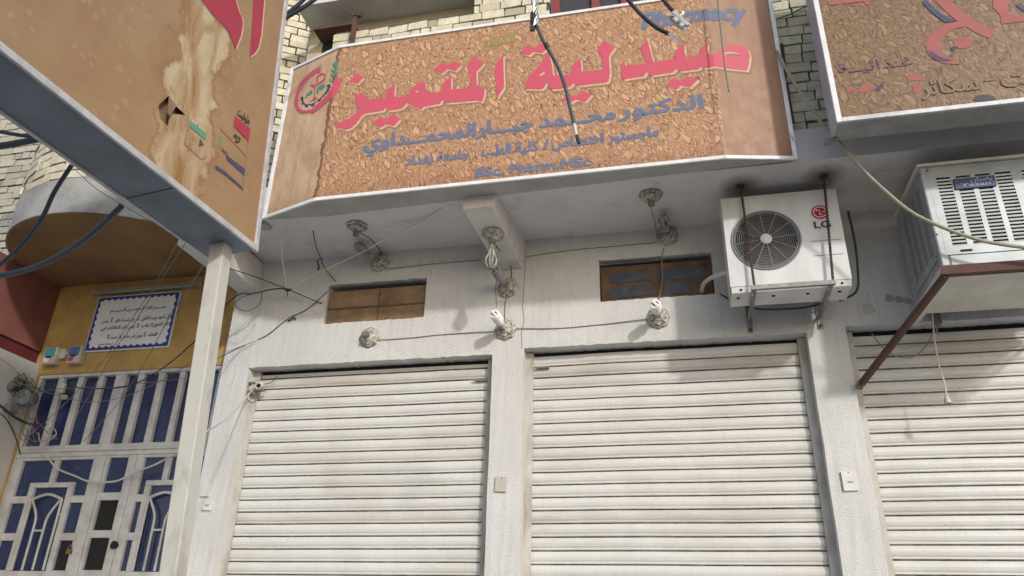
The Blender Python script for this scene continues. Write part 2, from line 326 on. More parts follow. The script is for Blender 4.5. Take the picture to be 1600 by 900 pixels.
# aged sign films (UV: metres along the sign, metres up)
def crackle(name, ca, cb, cedge, scale=1.0, lo=None, hi=None, plain=None):
    mt,nt,b=newmat(name,ca,.45,0,.3)
    uv=N(nt,'ShaderNodeTexCoord').outputs['UV']
    def warp(vec,amts):
        for sc_,am in amts:
            nv=N(nt,'ShaderNodeTexNoise'); nv.inputs['Scale'].default_value=sc_; nv.inputs['Detail'].default_value=3; nt.links.new(uv,nv.inputs['Vector'])
            ad=N(nt,'ShaderNodeVectorMath'); ad.operation='SUBTRACT'; nt.links.new(nv.outputs['Color'],ad.inputs[0]); ad.inputs[1].default_value=(.5,.5,.5)
            sc=N(nt,'ShaderNodeVectorMath'); sc.operation='SCALE'; nt.links.new(ad.outputs[0],sc.inputs[0]); sc.inputs['Scale'].default_value=am
            a2=N(nt,'ShaderNodeVectorMath'); a2.operation='ADD'; nt.links.new(vec,a2.inputs[0]); nt.links.new(sc.outputs[0],a2.inputs[1]); vec=a2.outputs[0]
        return vec
    wv=warp(uv,((5,.12),(24,.022)))
    def aniso(sx,sy,rot):
        mp=N(nt,'ShaderNodeMapping'); mp.vector_type='TEXTURE'; mp.inputs['Rotation'].default_value=(0,0,R(rot)); mp.inputs['Scale'].default_value=(1/sx,1/sy,1); nt.links.new(wv,mp.inputs[0]); return mp.outputs[0]
    def drops(sx,sy,rot,share,rad):
        v=aniso(sx,sy,rot); vo=N(nt,'ShaderNodeTexVoronoi'); vo.voronoi_dimensions='2D'; vo.inputs['Scale'].default_value=1; nt.links.new(v,vo.inputs['Vector'])
        sc=N(nt,'ShaderNodeSeparateColor'); nt.links.new(vo.outputs['Color'],sc.inputs[0])
        r=math_(nt,'MULTIPLY',sc.outputs[1],.18); d=math_(nt,'ADD',vo.outputs['Distance'],r)
        on=math_(nt,'LESS_THAN',sc.outputs[0],share)
        ins=math_(nt,'MULTIPLY',ramp(nt,d,[(rad-.02,grey(1)),(rad+.02,grey(0))]),on)
        rim=math_(nt,'MULTIPLY',ramp(nt,d,[(rad-.04,grey(0)),(rad+.015,grey(1)),(rad+.15,grey(0))]),on)
        return ins,rim
    # streaky matrix: dried tide lines running down the film
    fine=N(nt,'ShaderNodeTexNoise'); fine.noise_dimensions='2D'; fine.inputs['Scale'].default_value=1; fine.inputs['Detail'].default_value=2.5; nt.links.new(aniso(4.2*scale,17*scale,-60),fine.inputs['Vector'])
    fr=math_(nt,'FRACT',math_(nt,'MULTIPLY',fine.outputs[0],8))
    c=ramp(nt,fr,[(0,cedge),(.13,cedge),(.24,cb),(.5,tuple((x+y)/2 for x,y in zip(ca,cb))),(.85,ca),(1,tuple((x+y)/2 for x,y in zip(ca,cb)))])
    zone=ramp(nt,noise(nt,uv,2.2,4,.55),[(.36,grey(0)),(.66,grey(1))])
    c=mix(nt,math_(nt,'MULTIPLY',zone,.55),c,cb)
    h=fr
    for sx,sy,rot,share,rad in ((13*scale,50*scale,-60,.50,.38),(7*scale,23*scale,-60,.30,.35)):
        ins,rim=drops(sx,sy,rot,share,rad)
        c=mix(nt,math_(nt,'MULTIPLY',rim,.9),c,cedge)
        c=mix(nt,math_(nt,'MULTIPLY',ins,.85),c,tuple(min(1,x*1.18) for x in ca[:3])+(1,))
    nt.links.new(ramp(nt,noise(nt,uv,12,4),[(.3,grey(.36)),(.7,grey(.6))]),b.inputs['Roughness'])
    if plain is not None:
        st=N(nt,'ShaderNodeMapping'); st.inputs['Scale'].default_value=(9,1.1,1); nt.links.new(uv,st.inputs[0])
        k=ramp(nt,noise(nt,st.outputs[0],1.6,6,.6),[(.4,grey(0)),(.75,grey(1))])
        pl=mix(nt,math_(nt,'GREATER_THAN',sep(nt,uv)[0],1.5),mix(nt,k,plain[0],plain[1]),mix(nt,k,plain[2],plain[3]))
        pl=mix(nt,ramp(nt,noise(nt,uv,3.2,5,.6),[(.45,grey(0)),(.75,grey(.7))]),pl,cb)
        u=sep(nt,uv)[0]; wob=math_(nt,'MULTIPLY',math_(nt,'SUBTRACT',noise(nt,uv,7,5,.65),.5),.14)
        u=math_(nt,'ADD',u,wob)
        f=math_(nt,'ADD',math_(nt,'LESS_THAN',u,lo),math_(nt,'GREATER_THAN',u,hi))
        band=math_(nt,'MULTIPLY',math_(nt,'LESS_THAN',math_(nt,'ABSOLUTE',math_(nt,'SUBTRACT',u,lo+.012)),.016),.8)
        c=mix(nt,f,c,pl); c=mix(nt,band,c,cedge)
        low=math_(nt,'ADD',sep(nt,uv)[1],math_(nt,'MULTIPLY',noise(nt,uv,6,4),-.22))
        c=mix(nt,math_(nt,'MULTIPLY',ramp(nt,math_(nt,'SUBTRACT',low,4.0),[(.36,grey(1)),(.55,grey(0))]),.45),c,cedge)
    nt.links.new(c,b.inputs['Base Color'])
    bump(nt,b,h,.12,.006)
    return mt
M['signface']=crackle('heat_aged_sign_film',(.50,.315,.18,1),(.37,.205,.118,1),(.185,.08,.045,1),1.0,-.02,2.97,((.62,.44,.28,1),(.47,.30,.175,1),(.34,.20,.125,1),(.26,.14,.095,1)))
M['signface2']=crackle('heat_aged_shop_film',(.25,.16,.085,1),(.18,.105,.058,1),(.085,.043,.025,1),1.1)
# left sign film: blotchy water stains, pale run in the middle
mt,nt,b=newmat('water_stained_film',(.4,.25,.13,1),.42,0,.35)
uv=N(nt,'ShaderNodeTexCoord').outputs['UV']; u=sep(nt,uv)
st=N(nt,'ShaderNodeMapping'); st.inputs['Scale'].default_value=(3.2,.9,1); nt.links.new(uv,st.inputs[0])
c=mix(nt,ramp(nt,noise(nt,uv,2.6,6,.62),[(.35,grey(0)),(.7,grey(1))]),(.31,.21,.115,1),(.25,.148,.077,1))
wob=math_(nt,'MULTIPLY',math_(nt,'SUBTRACT',noise(nt,uv,4.5,6,.62),.5),.42)
uc=math_(nt,'ABSOLUTE',math_(nt,'SUBTRACT',math_(nt,'ADD',u[0],wob),.66))
run=ramp(nt,uc,[(.155,grey(1)),(.195,grey(0))])
pale=mix(nt,ramp(nt,noise(nt,st.outputs[0],2.6,6,.6,.6),[(.42,grey(0)),(.66,grey(1))]),(.44,.36,.235,1),(.26,.14,.055,1))
c=mix(nt,run,c,pale)
edge=ramp(nt,uc,[(.17,grey(0)),(.19,grey(.8)),(.205,grey(0))]); c=mix(nt,edge,c,(.24,.12,.05,1))
vo=N(nt,'ShaderNodeTexVoronoi'); vo.voronoi_dimensions='2D'; vo.inputs['Scale'].default_value=13
nv=N(nt,'ShaderNodeVectorMath'); nv.operation='ADD'; nt.links.new(uv,nv.inputs[0])
n3=N(nt,'ShaderNodeTexNoise'); n3.inputs['Scale'].default_value=14; nt.links.new(uv,n3.inputs['Vector'])
n4=N(nt,'ShaderNodeVectorMath'); n4.operation='SCALE'; n4.inputs['Scale'].default_value=.05; nt.links.new(n3.outputs['Color'],n4.inputs[0]); nt.links.new(n4.outputs[0],nv.inputs[1]); nt.links.new(nv.outputs[0],vo.inputs['Vector'])
msk=ramp(nt,noise(nt,uv,3.1,3),[(.50,grey(0)),(.56,grey(1))])
dr=math_(nt,'MULTIPLY',ramp(nt,vo.outputs['Distance'],[(.20,grey(1)),(.24,grey(0))]),msk)
rim=math_(nt,'MULTIPLY',ramp(nt,vo.outputs['Distance'],[(.20,grey(0)),(.24,grey(1)),(.29,grey(0))]),msk)
c=mix(nt,math_(nt,'MULTIPLY',dr,.28),c,(.42,.30,.185,1)); c=mix(nt,math_(nt,'MULTIPLY',rim,.38),c,(.25,.13,.06,1))
de=math_(nt,'MULTIPLY',ramp(nt,u[0],[(0,grey(1)),(.12,grey(0))]),.5); c=mix(nt,de,c,(.30,.15,.075,1))
nt.links.new(c,b.inputs['Base Color']); bump(nt,b,noise(nt,uv,9,3),.08,.01); M['signface3']=mt

# ------------------------------------------------------------------ writing
AR={}
def _ar():
    t=[('ا',0xFE8D,2),('أ',0xFE83,2),('إ',0xFE87,2),('ب',0xFE8F,4),('ة',0xFE93,2),('ت',0xFE95,4),('ث',0xFE99,4),('ج',0xFE9D,4),('ح',0xFEA1,4),('خ',0xFEA5,4),('د',0xFEA9,2),('ذ',0xFEAB,2),('ر',0xFEAD,2),('ز',0xFEAF,2),('س',0xFEB1,4),('ش',0xFEB5,4),('ص',0xFEB9,4),('ض',0xFEBD,4),('ط',0xFEC1,4),('ظ',0xFEC5,4),('ع',0xFEC9,4),('غ',0xFECD,4),('ف',0xFED1,4),('ق',0xFED5,4),('ك',0xFED9,4),('ل',0xFEDD,4),('م',0xFEE1,4),('ن',0xFEE5,4),('ه',0xFEE9,4),('و',0xFEED,2),('ي',0xFEF1,4),('ئ',0xFE89,4),('ء',0xFE80,1)]
    for ch,c,n in t: AR[ch]=(c,n)
_ar()
def shape(s):
    out=[]; n=len(s)
    def joins(ch): return ch=='ـ' or ch in AR
    for i,ch in enumerate(s):
        if ch not in AR:
            out.append({'(':')',')':'('}.get(ch,ch)); continue
        c,k=AR[ch]
        pv=s[i-1] if i>0 else ' '; nx=s[i+1] if i<n-1 else ' '
        pj = pv=='ـ' or (pv in AR and AR[pv][1]==4)
        nj = k==4 and (nx=='ـ' or (nx in AR and AR[nx][1]>1))
        if k==1: pj=nj=False
        form = 0 if not pj and not nj else (1 if pj and not nj else (2 if nj and not pj else 3))
        out.append(chr(c+form))
    return ''.join(out[::-1])
def curve_mesh(data):
    o=bpy.data.objects.new('tmp',data); COL.objects.link(o)
    dg=bpy.context.evaluated_depsgraph_get(); dg.update()
    me=bpy.data.meshes.new_from_object(o.evaluated_get(dg))
    bpy.data.objects.remove(o); return me
def text2d(s, bold=0.0, shear=0.0, res=3):
    c=bpy.data.curves.new('t','FONT'); c.body=s; c.resolution_u=res; c.offset=bold; c.shear=shear
    me=curve_mesh(c); v=[(p.co.x,p.co.y) for p in me.vertices]; f=[list(p.vertices) for p in me.polygons]
    bpy.data.meshes.remove(me); return v,f
def poly2d(loops):
    c=bpy.data.curves.new('p','CURVE'); c.dimensions='2D'; c.fill_mode='BOTH'
    for lp in loops:
        sp_=c.splines.new('POLY'); sp_.points.add(len(lp)-1); sp_.use_cyclic_u=True
        for q,(x,y) in zip(sp_.points,lp): q.co=(x,y,0,1)
    me=curve_mesh(c); v=[(p.co.x,p.co.y) for p in me.vertices]; f=[list(p.vertices) for p in me.polygons]
    bpy.data.meshes.remove(me); return v,f
def fit(vf, u0, u1, base, h, cap=.714, keep=False):
    v,f=vf; xs=[p[0] for p in v]; a,b=min(xs),max(xs); ks=(u1-u0)/(b-a); kv=h/cap
    if keep: ks=kv
    return [(u0+(x-a)*ks, base+y*kv) for x,y in v], f
def rounded(loop, k=2):
    # corner cutting keeps traced outlines from looking faceted
    for _ in range(k):
        o=[]
        for i,p in enumerate(loop):
            q=loop[(i+1)%len(loop)]
            L=math.hypot(q[0]-p[0],q[1]-p[1])
            t=.25
            o+= [(p[0]+(q[0]-p[0])*t,p[1]+(q[1]-p[1])*t),(p[0]+(q[0]-p[0])*(1-t),p[1]+(q[1]-p[1])*(1-t))]
        loop=o
    return loop
def apply2d(name, vf, F, mat, parent, cuts=(), thick=0.0):
    v,f=vf
    me=bpy.data.meshes.new(name); me.from_pydata([(x,y,0) for x,y in v],[],f); me.update()
    bm=bmesh.new(); bm.from_mesh(me)
    for cx in cuts:
        bmesh.ops.bisect_plane(bm, geom=bm.verts[:]+bm.edges[:]+bm.faces[:], plane_co=(cx,0,0), plane_no=(1,0,0))
    if thick:
        r=bmesh.ops.extrude_face_region(bm, geom=bm.faces[:])
        for q in r['geom']:
            if isinstance(q,bmesh.types.BMVert): q.co.z-=thick
    seen={}; k=0
    for q0 in bm.verts:
        if q0 in seen: continue
        stack=[q0]; seen[q0]=k
        while stack:
            a=stack.pop()
            for e_ in a.link_edges:
                b_=e_.other_vert(a)
                if b_ not in seen: seen[b_]=k; stack.append(b_)
        k+=1
    for q in bm.verts:
        p=F(q.co.x,q.co.y,q.co.z); p=Vector(p)
        q.co=p
    bm.normal_update()
    if k>1:
        nn=Vector((0,0,0))
        for f_ in bm.faces:
            if f_.normal.dot(CPOS-f_.calc_center_median())<0: f_.normal_flip()
        bm.normal_update()
        off={q:Vector(q.normal)*(.00003*(seen[q]%60)) for q in bm.verts}
        for q in bm.verts: q.co+=off[q]
    bmesh.ops.recalc_face_normals(bm, faces=bm.faces)
    bm.to_mesh(me); bm.free()
    return link(name,me,mat,parent)
def wordshape(parent, name, words, F, mat, P2, cuts=(), bold=.02, shear=0, cap=.714):
    # words: (string, left px, right px, alif height px); one mesh per line of writing
    V=[];Fc=[]
    for s,(xl,yl),(xr,yr),hp in words:
        a=P2(xl,yl); b=P2(xr,yr); t=P2(xr,yr-hp)
        base=text2d(s,0.0,shear); dl_=bold*.9
        v,f=fit(base,a[0],b[0],(a[1]+b[1])/2,t[1]-b[1],cap)
        em=(t[1]-b[1])/cap
        for ox,oy in ((0,0),(dl_,0),(-dl_,0),(0,dl_),(0,-dl_*.7)) if dl_>.004 else ((0,0),):   # overprinted strokes make the writing heavy
            o=len(V); V+=[(x+ox*em,y+oy*em) for x,y in v]; Fc+=[[i+o for i in q] for q in f]
    return apply2d(name,(V,Fc),F,mat,parent,cuts)

# ------------------------------------------------------------------ ground
g=MB(); g.quad((-200,-200,0),(200,-200,0),(200,200,0),(-200,200,0)); tag(g.build('ground',M['paving']),kind='structure')
g=MB(); g.quad((-200,-14,.004),(200,-14,.004),(200,-2.6,.004),(-200,-2.6,.004)); tag(g.build('road',M['asphalt']),kind='structure')
g=MB(); g.box((-60,-2.6,.006),(60,.9,.13)); tag(g.build('pavement',M['paving'],bevel=.02),kind='structure')

# ------------------------------------------------------------------ pharmacy building
shop=thing('shop_building',(0,0,0),'white stucco row of shops with closed roller shutters and yellow brick upper storey','building')
ZL,ZR,Z3=3.545,3.58,3.61
holes=[(-2.575,-.50,0,ZL),(-.253,1.80,0,ZR),(2.062,5.0,0,Z3),(-1.96,-1.085,3.895,4.252),(.34,1.198,3.93,4.283)]
def wall_holes(x0,x1,z0,z1,holes,Y,depth,step=.035,jit=.0045):
    rnd=random.Random(3)
    def cuts(lo,hi,vals,st):
        vs=sorted(set([lo,hi]+[q for q in vals if lo<q<hi])); out=[]
        for a,b in zip(vs,vs[1:]):
            n=max(1,int((b-a)/st)); out+=[a+(b-a)*i/n for i in range(n)]
        return out+[hi]
    xs=cuts(x0,x1,[h[i] for h in holes for i in (0,1)],step); zs=cuts(z0,z1,[h[i] for h in holes for i in (2,3)],.25)
    mb=MB(); idx={}
    def inside(x,z): return any(h[0]<x<h[1] and h[2]<z<h[3] for h in holes)
    def vid(i,k,back):
        key=(i,k,back)
        if key not in idx:
            x,z=xs[i],zs[k]; y=Y+(depth if back else 0)
            if not back:
                edge=any((abs(z-h[3])<1e-6 or abs(z-h[2])<1e-6) and h[0]-1e-6<=x<=h[1]+1e-6 for h in holes)
                side=any((abs(x-h[0])<1e-6 or abs(x-h[1])<1e-6) and h[2]<z<h[3]+1e-6 for h in holes)
                if edge: z+=rnd.uniform(-jit,jit); y+=rnd.uniform(0,jit*.5)
                if side: x+=rnd.uniform(-jit,jit)*.5
                y+=rnd.uniform(-.0015,.0015)
            idx[key]=len(mb.v); mb.v.append((x,y,z))
        return idx[key]
    nx,nz=len(xs)-1,len(zs)-1
    sol=[[not inside((xs[i]+xs[i+1])/2,(zs[k]+zs[k+1])/2) for k in range(nz)] for i in range(nx)]
    for i in range(nx):
        for k in range(nz):
            if not sol[i][k]: continue
            mb.f.append([vid(i,k,0),vid(i+1,k,0),vid(i+1,k+1,0),vid(i,k+1,0)])
            for di,dk,e in ((-1,0,((i,k),(i,k+1))),(1,0,((i+1,k),(i+1,k+1))),(0,-1,((i,k),(i+1,k))),(0,1,((i,k+1),(i+1,k+1)))):
                a,b_=i+di,k+dk
                if not(0<=a<nx and 0<=b_<nz) or not sol[a][b_]:
                    p,q=e; mb.f.append([vid(*p,0),vid(*q,0),vid(*q,1),vid(*p,1)])
    return mb
wl=wall_holes(-2.825,5.2,.13,4.75,holes,0,.30)
wl.build('wall',M['stucco'],shop)
mb=MB(); mb.box((-2.82,.62,.2),(5.2,.66,4.7)); mb.box((-2.82,.3,3.62),(5.2,.62,3.66)); mb.build('dark_interior',M['dark'],shop)  # near-black boards added behind the shutters to keep the interior dark
# slab over the pavement and its beams
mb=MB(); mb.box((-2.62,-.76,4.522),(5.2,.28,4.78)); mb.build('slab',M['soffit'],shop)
mb=MB(); mb.hexa([(-.575,-.75,4.41),(-.345,-.75,4.41),(-.28,-.002,4.265),(-.47,-.002,4.265),(-.575,-.75,4.53),(-.315,-.75,4.53),(-.25,-.002,4.53),(-.47,-.002,4.53)]); mb.build('beam',M['soffit'],shop,bevel=.006)
mb=MB(); mb.box((-2.80,-.9,4.235),(-2.60,-.002,4.50)); mb.build('beam',M['plaster'],shop,bevel=.006)
# crumbling slab corner beside the left sign
mb=MB(); rnd=random.Random(5)
for i in range(26):
    p=aty(rnd.uniform(398,422),rnd.uniform(318,352),-.62); s=rnd.uniform(.015,.045)
    mb.hexa([p+Vector((x*s*rnd.uniform(.6,1.2),y*s*1.2,z*s*rnd.uniform(.5,1))) for z in(-1,1) for x,y in((-1,-1),(1,-1),(1,1),(-1,1))])
mb.build('broken_corner',M['concrete'],shop)
# cracks in the stucco
for pts in ([(822,400),(820,430),(818,455),(817,480),(819,500),(815,520),(816,545)],[(778,425),(775,450),(776,480)]):
    mb=MB(); mb.tube([aty(x,y,-.0005) for x,y in smoothpts2(pts)] if False else [aty(x+random.uniform(-.8,.8),y,-.0003) for x,y in pts],.0022,5); mb.build('crack',M['wire'],shop)
for (px,py,r) in ((1357,483,.042),(1390,466,.03),(1405,468,.028),(1418,470,.026)):
    p=aty(px,py,-.001); mb=MB(); mb.lathe(p,(0,-1,0),[(r,0),(r*.9,.004),(.001,.004)],14,3,.12); mb.build('plaster_patch',M['cardboard'] if r>.04 else M['concrete'],shop)

def shutter(x0,x1,ztop,zoff,latches=()):
    prof=[(0,.011),(.0035,.010),(.0055,.001),(.011,-.002),(.018,-.001),(.0205,.001),(.023,-.001),(.034,-.007),(.052,-.0105),(.070,-.008),(.083,-.002),(.087,.002),(.0885,.011)]
    mb=MB(); YS=.12; k0=int((.2-zoff)/.09)-1; pts=[]; rnd=random.Random(int(x0*100))
    k=k0
    while True:
        z=zoff+k*.09
        dy=rnd.uniform(-.0022,.0022)
        for a,b_ in prof:
            if z+a<ztop-.03: pts.append((z+a,YS+b_+dy))
        if z+.09>ztop-.03: break
        k+=1
    nx=24
    for i in range(nx+1):
        x=x0+(x1-x0)*i/nx
        for z,y in pts: mb.v.append((x,y+.010*mnoise.noise((x*1.3,7.1,z*1.6))+.004*mnoise.noise((x*5,1.3,z*7)),z-zoff+.004*mnoise.noise((x*1.1,3.7,z*2.2))))
    n=len(pts)
    for i in range(nx):
        for j in range(n-1): mb.f.append([i*n+j,(i+1)*n+j,(i+1)*n+j+1,i*n+j+1])
    sh=mb.build('roller_shutter',M['shutter'],shop); sh.location.z=zoff
    for xa,xb in ((x0-.045,x0+.012),(x1-.012,x1+.045)):
        mb=MB(); mb.box((xa,.095,.14),(xb,.107,ztop-.005)); mb.box((xa,.135,.14),(xb,.147,ztop-.005)); mb.box((xa if xa<x0 else xb-.012,.107,.14),(xa+.012 if xa<x0 else xb,.135,ztop-.005)); mb.build('guide_rail',M['rail'],sh)
    for x,z in latches:
        mb=MB(); mb.box((x-.05,.088,z-.009),(x+.05,.104,z+.009)); mb.tube([(x-.07,.085,z),(x+.04,.085,z)],.007,8); mb.build('latch',M['steel'],sh,bevel=.002)
    mb=MB(); mb.lathe((x0,.26,ztop+.02),(1,0,0),[(.13,0),(.13,x1-x0)],16); mb.build('shutter_drum',M['dark'],sh)
    return sh
shutter(-2.53,-.545,ZL,2.3983%.09,((-.60,3.37),))
shutter(-.208,1.755,ZR,2.0255%.09,((-.12,3.45),))
shutter(2.107,4.95,Z3,(2.0255+.4*.09)%.09)
# vents
vx=MB(); vx.box((-1.95,.03,3.90),(-1.095,.05,4.20)); vb=vx.build('vent_board',M['board'],shop)
mb=MB(); mb.box((-1.95,.022,4.03),(-1.095,.029,4.045)); mb.box((-1.50,.022,3.90),(-1.494,.029,4.19)); mb.build('batten',M['boarddark'],vb)
vx=MB(); vx.box((.35,.03,3.935),(1.19,.05,4.235)); vb=vx.build('vent_board',M['boarddark'],shop); vb['label']='peeling brown vent board with scratched dark blue panes'
for a,b_,c_,d_ in ((.42,.74,3.965,4.055),(.83,1.02,3.965,4.06),(.42,.74,4.09,4.17),(.80,1.14,4.09,4.18)):
    mb=MB(); mb.box((a,.0255,c_),(b_,.029,d_)); mb.build('pane',M['bluepaint'],vb)
for x0,x1,z0,z1 in ((-1.96,-1.085,3.895,4.252),(.34,1.198,3.93,4.283)):
    mb=MB(); mb.box((x0,.20,z0),(x1,.22,z1)); mb.build('vent_back',M['dark'],shop)

# upper brick wall
def brick_courses(path, z0, z1, holes=(), course=.087, L=(.20,.235), seed=1, depth=.10, gap=.012):
    rnd=random.Random(seed); mb=MB()
    pts=[Vector((p[0],p[1],0)) for p in path]; cum=[0]
    for a,b_ in zip(pts,pts[1:]): cum.append(cum[-1]+(b_-a).length)
    def at(s):
        s=max(0,min(cum[-1],s))
        for i in range(len(pts)-1):
            if s<=cum[i+1]+1e-9:
                d=(pts[i+1]-pts[i]); return pts[i]+d*((s-cum[i])/max(1e-9,cum[i+1]-cum[i])), d.normalized()
    k=0; z=z0
    while z<z1:
        s=-rnd.uniform(0,L[0])
        while s<cum[-1]:
            l=rnd.uniform(*L)*(rnd.choice((1,1,1,.5)))
            a,e=max(0,s),min(cum[-1],s+l-gap)
            for h0,h1,hz0,hz1 in holes:
                if hz0<z+course/2<hz1:
                    if h0<=a<h1: a=h1
                    if h0<e<=h1: e=h0
                    if a<h0 and e>h1: e=h0
            if e-a>.03:
                pa,ta=at(a); pb,tb=at(e); t=(pb-pa).normalized(); nrm=Vector((t.y,-t.x,0))
                o=rnd.uniform(-.007,.007); zz=z+rnd.uniform(-.004,.004); hh=course-gap-rnd.uniform(-.003,.004)
                j=lambda: Vector((rnd.uniform(-.004,.004),rnd.uniform(-.004,.004),rnd.uniform(-.004,.004)))
                f0=pa+nrm*o; f1=pb+nrm*o; b0=pa-nrm*depth; b1=pb-nrm*depth
                mb.hexa([q+Vector((0,0,zz))+j() for q in (f0,f1,b1,b0)]+[q+Vector((0,0,zz+hh))+j() for q in (f0,f1,b1,b0)])
            s+=l
        z+=course; k+=1
    return mb
XS=-1.87
br=brick_courses([(XS,-.72),(4.8,-.72)],4.79,7.6,holes=[(0,1.28,6.40,9),(1.93,3.2,5.9,9)],seed=4,course=.0875,L=(.17,.2),gap=.011)
br.build('brickwork',M['brick'],shop)
mb=MB()
for a in ((XS+.01,-.70,4.785,-.59,-.62,6.39),(-.59,-.70,4.785,.06,-.62,7.6),(.06,-.70,4.785,1.33,-.62,5.89),(1.33,-.70,4.785,4.8,-.62,7.6)):
    mb.box((a[0],a[1],a[2]),(a[3],a[4],a[5]))
mb.build('mortar_core',M['mortar'],shop)
# recess above the sign: cream back wall, ceiling, brown lintel, small dark pane
mb=MB(); mb.box((-2.29,-.42,4.79),(-.5,-.36,7.2)); mb.box((-2.29,-.359,4.79),(-2.23,.25,7.2)); mb.build('recess_wall',M['cream'],shop)
mb=MB(); mb.box((-2.29,-.73,6.76),(-.59,-.42,6.84)); mb.build('recess_ceiling',M['plaster'],shop)
a=aty(494,49,-.55); b_=aty(556,47,-.55); mb=MB(); mb.box((a.x,-.60,a.z-.03),(b_.x,-.43,a.z)); mb.build('lintel',M['rust'],shop)
a=aty(505,66,-.43); b_=aty(520,96,-.43); mb=MB(); mb.box((a.x,-.43,b_.z),(b_.x,-.421,a.z)); mb.build('window_pane',M['dark'],shop)
# maroon window beside the black cable
wf=MB(); x0,x1=.08,1.30
for x in (x0+.03,x0+.36,x0+.60,x0+.9,x1-.03): wf.box((x-.032,-.69,5.9),(x+.032,-.63,7.4))
wf.box((x0,-.688,5.9),(x1,-.632,5.97)); win=wf.build('window',M['windowred'],shop)
mb=MB(); mb.box((x0,-.655,5.9),(x1,-.645,7.4)); mb.build('pane',M['mesh'],win)

# ------------------------------------------------------------------ left building
lb=thing('balcony_building',(-4.0,.3,0),'ochre walled house with blue glazed white door under a round brick balcony','building')
YB=.30; ZS=4.62
mb=MB(); mb.box((-5.05,YB,3.70),(-2.825,YB+.1,ZS)); mb.box((-5.05,YB,.13),(-4.95,YB+.1,3.70)); mb.box((-2.90,YB+.02,.13),(-2.826,YB+.1,3.70)); mb.build('wall',M['ochre'],lb)
CX,CY,RR=-4.0,.15,1.10
arc=[(CX+RR*math.sin(R(t)),CY-RR*math.cos(R(t))) for t in range(-88,33,6)]
plan=arc+[(-2.44,-.20)]
def ring(plan,z0,z1,off,thick):
    mb=MB(); n=len(plan); P=[Vector((*p,0)) for p in plan]; nr=[]
    for i in range(n):
        t=(P[min(i+1,n-1)]-P[max(i-1,0)]).normalized(); nr.append(Vector((t.y,-t.x,0)))
    for i in range(n):
        o=P[i]+nr[i]*off; q=o-nr[i]*thick
        for a,z in ((o,z0),(o,z1),(q,z1),(q,z0)): mb.v.append((a.x,a.y,z))
    for i in range(n-1):
        for k in range(4): mb.f.append([i*4+k,i*4+(k+1)%4,(i+1)*4+(k+1)%4,(i+1)*4+k])
    mb.f.append([0,1,2,3]); mb.f.append([(n-1)*4+k for k in range(4)][::-1]); return mb
ring(plan,ZS,4.955,.0,.12).build('balcony_rim',M['concrete'],lb,smooth=True)
ring(plan,4.955,8.0,-.03,.08).build('mortar_core',M['mortar'],lb)
brick_courses(plan,4.965,7.9,seed=9,course=.085,L=(.17,.2),depth=.035,gap=.013).build('brickwork',M['brick'],lb)
mb=MB(); vs=[(CX+(x-CX)*.985,y+.012,ZS-.008) for x,y in plan]+[(-2.47,.4,ZS-.008),(-5.05,.4,ZS-.008)]
mb.v=vs+[(x,y,ZS-.001) for x,y,_ in vs]; n=len(vs); mb.f=[list(range(n))[::-1],list(range(n,2*n))]+[[i,(i+1)%n,n+(i+1)%n,n+i] for i in range(n)]
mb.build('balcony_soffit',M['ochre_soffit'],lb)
# red-brown side wall, its beam and the pale column below
mb=MB(); mb.box((-5.35,-2.4,3.93),(-5.0,YB-.002,ZS-.0)); mb.build('side_beam',M['redbrown'],lb)
mb=MB(); mb.box((-5.35,-2.4,3.80),(-5.02,YB-.004,3.93)); mb.build('red_band',M['red'],lb)
mb=MB(); mb.box((-5.5,-2.2,.13),(-4.965,YB-.004,3.795)); mb.build('side_wall',M['plaster'],lb)
br=brick_courses([(-6.6,.0),(-5.0,.0)],4.70,7.9,seed=12,course=.083,L=(.17,.2)); br.build('brickwork',M['brick_grey'],lb)
mb=MB(); mb.box((-6.6,.02,ZS+.11),(-5.0,.1,7.9)); mb.build('mortar_core',M['mortar'],lb)
a=aty(-20,300,-1.0); mb=MB(); mb.box((-5.8,-1.1,a.z-.28),(-5.03,-1.0,a.z+.03)); mb.build('red_panel',M['red'],lb)
# door set
YD=YB+.04
def dz(mb,x0,x1,z0,z1,y0=YD-.03,y1=YD+.03): mb.box((x0,y0,z0),(x1,y1,z1))
tr=MB()
for x0,x1,z0,z1 in ((-4.95,-2.9,3.665,3.70),(-4.95,-2.9,2.925,3.028),(-4.115,-4.005,3.028,3.665),(-4.098,-4.007,.15,2.925),(-2.94,-2.9,.15,2.925),(-2.94,-2.9,3.028,3.665),(-4.95,-4.937,.15,2.925),(-4.95,-4.915,3.028,3.665)): dz(tr,x0,x1,z0,z1)
dz(tr,-4.915,-2.94,2.965,2.985,YD-.045,YD-.031)
fr=tr.build('door_frame',M['aluminium'],lb,bevel=.006)
for x0,x1 in ((-4.735,-4.675),(-4.52,-4.46),(-4.305,-4.245),(-3.885,-3.82),(-3.675,-3.61),(-3.46,-3.405),(-3.27,-3.21),(-3.07,-3.01)): 
    tw=MB(); dz(tw,x0,x1,3.028,3.665,YD-.022,YD+.02); tw.build('transom_bar',M['aluminium'],fr,bevel=.004)
mb=MB(); mb.box((-4.915,YD+.022,3.028),(-2.94,YD+.03,3.665)); mb.build('glass',M['blueglass'],fr)
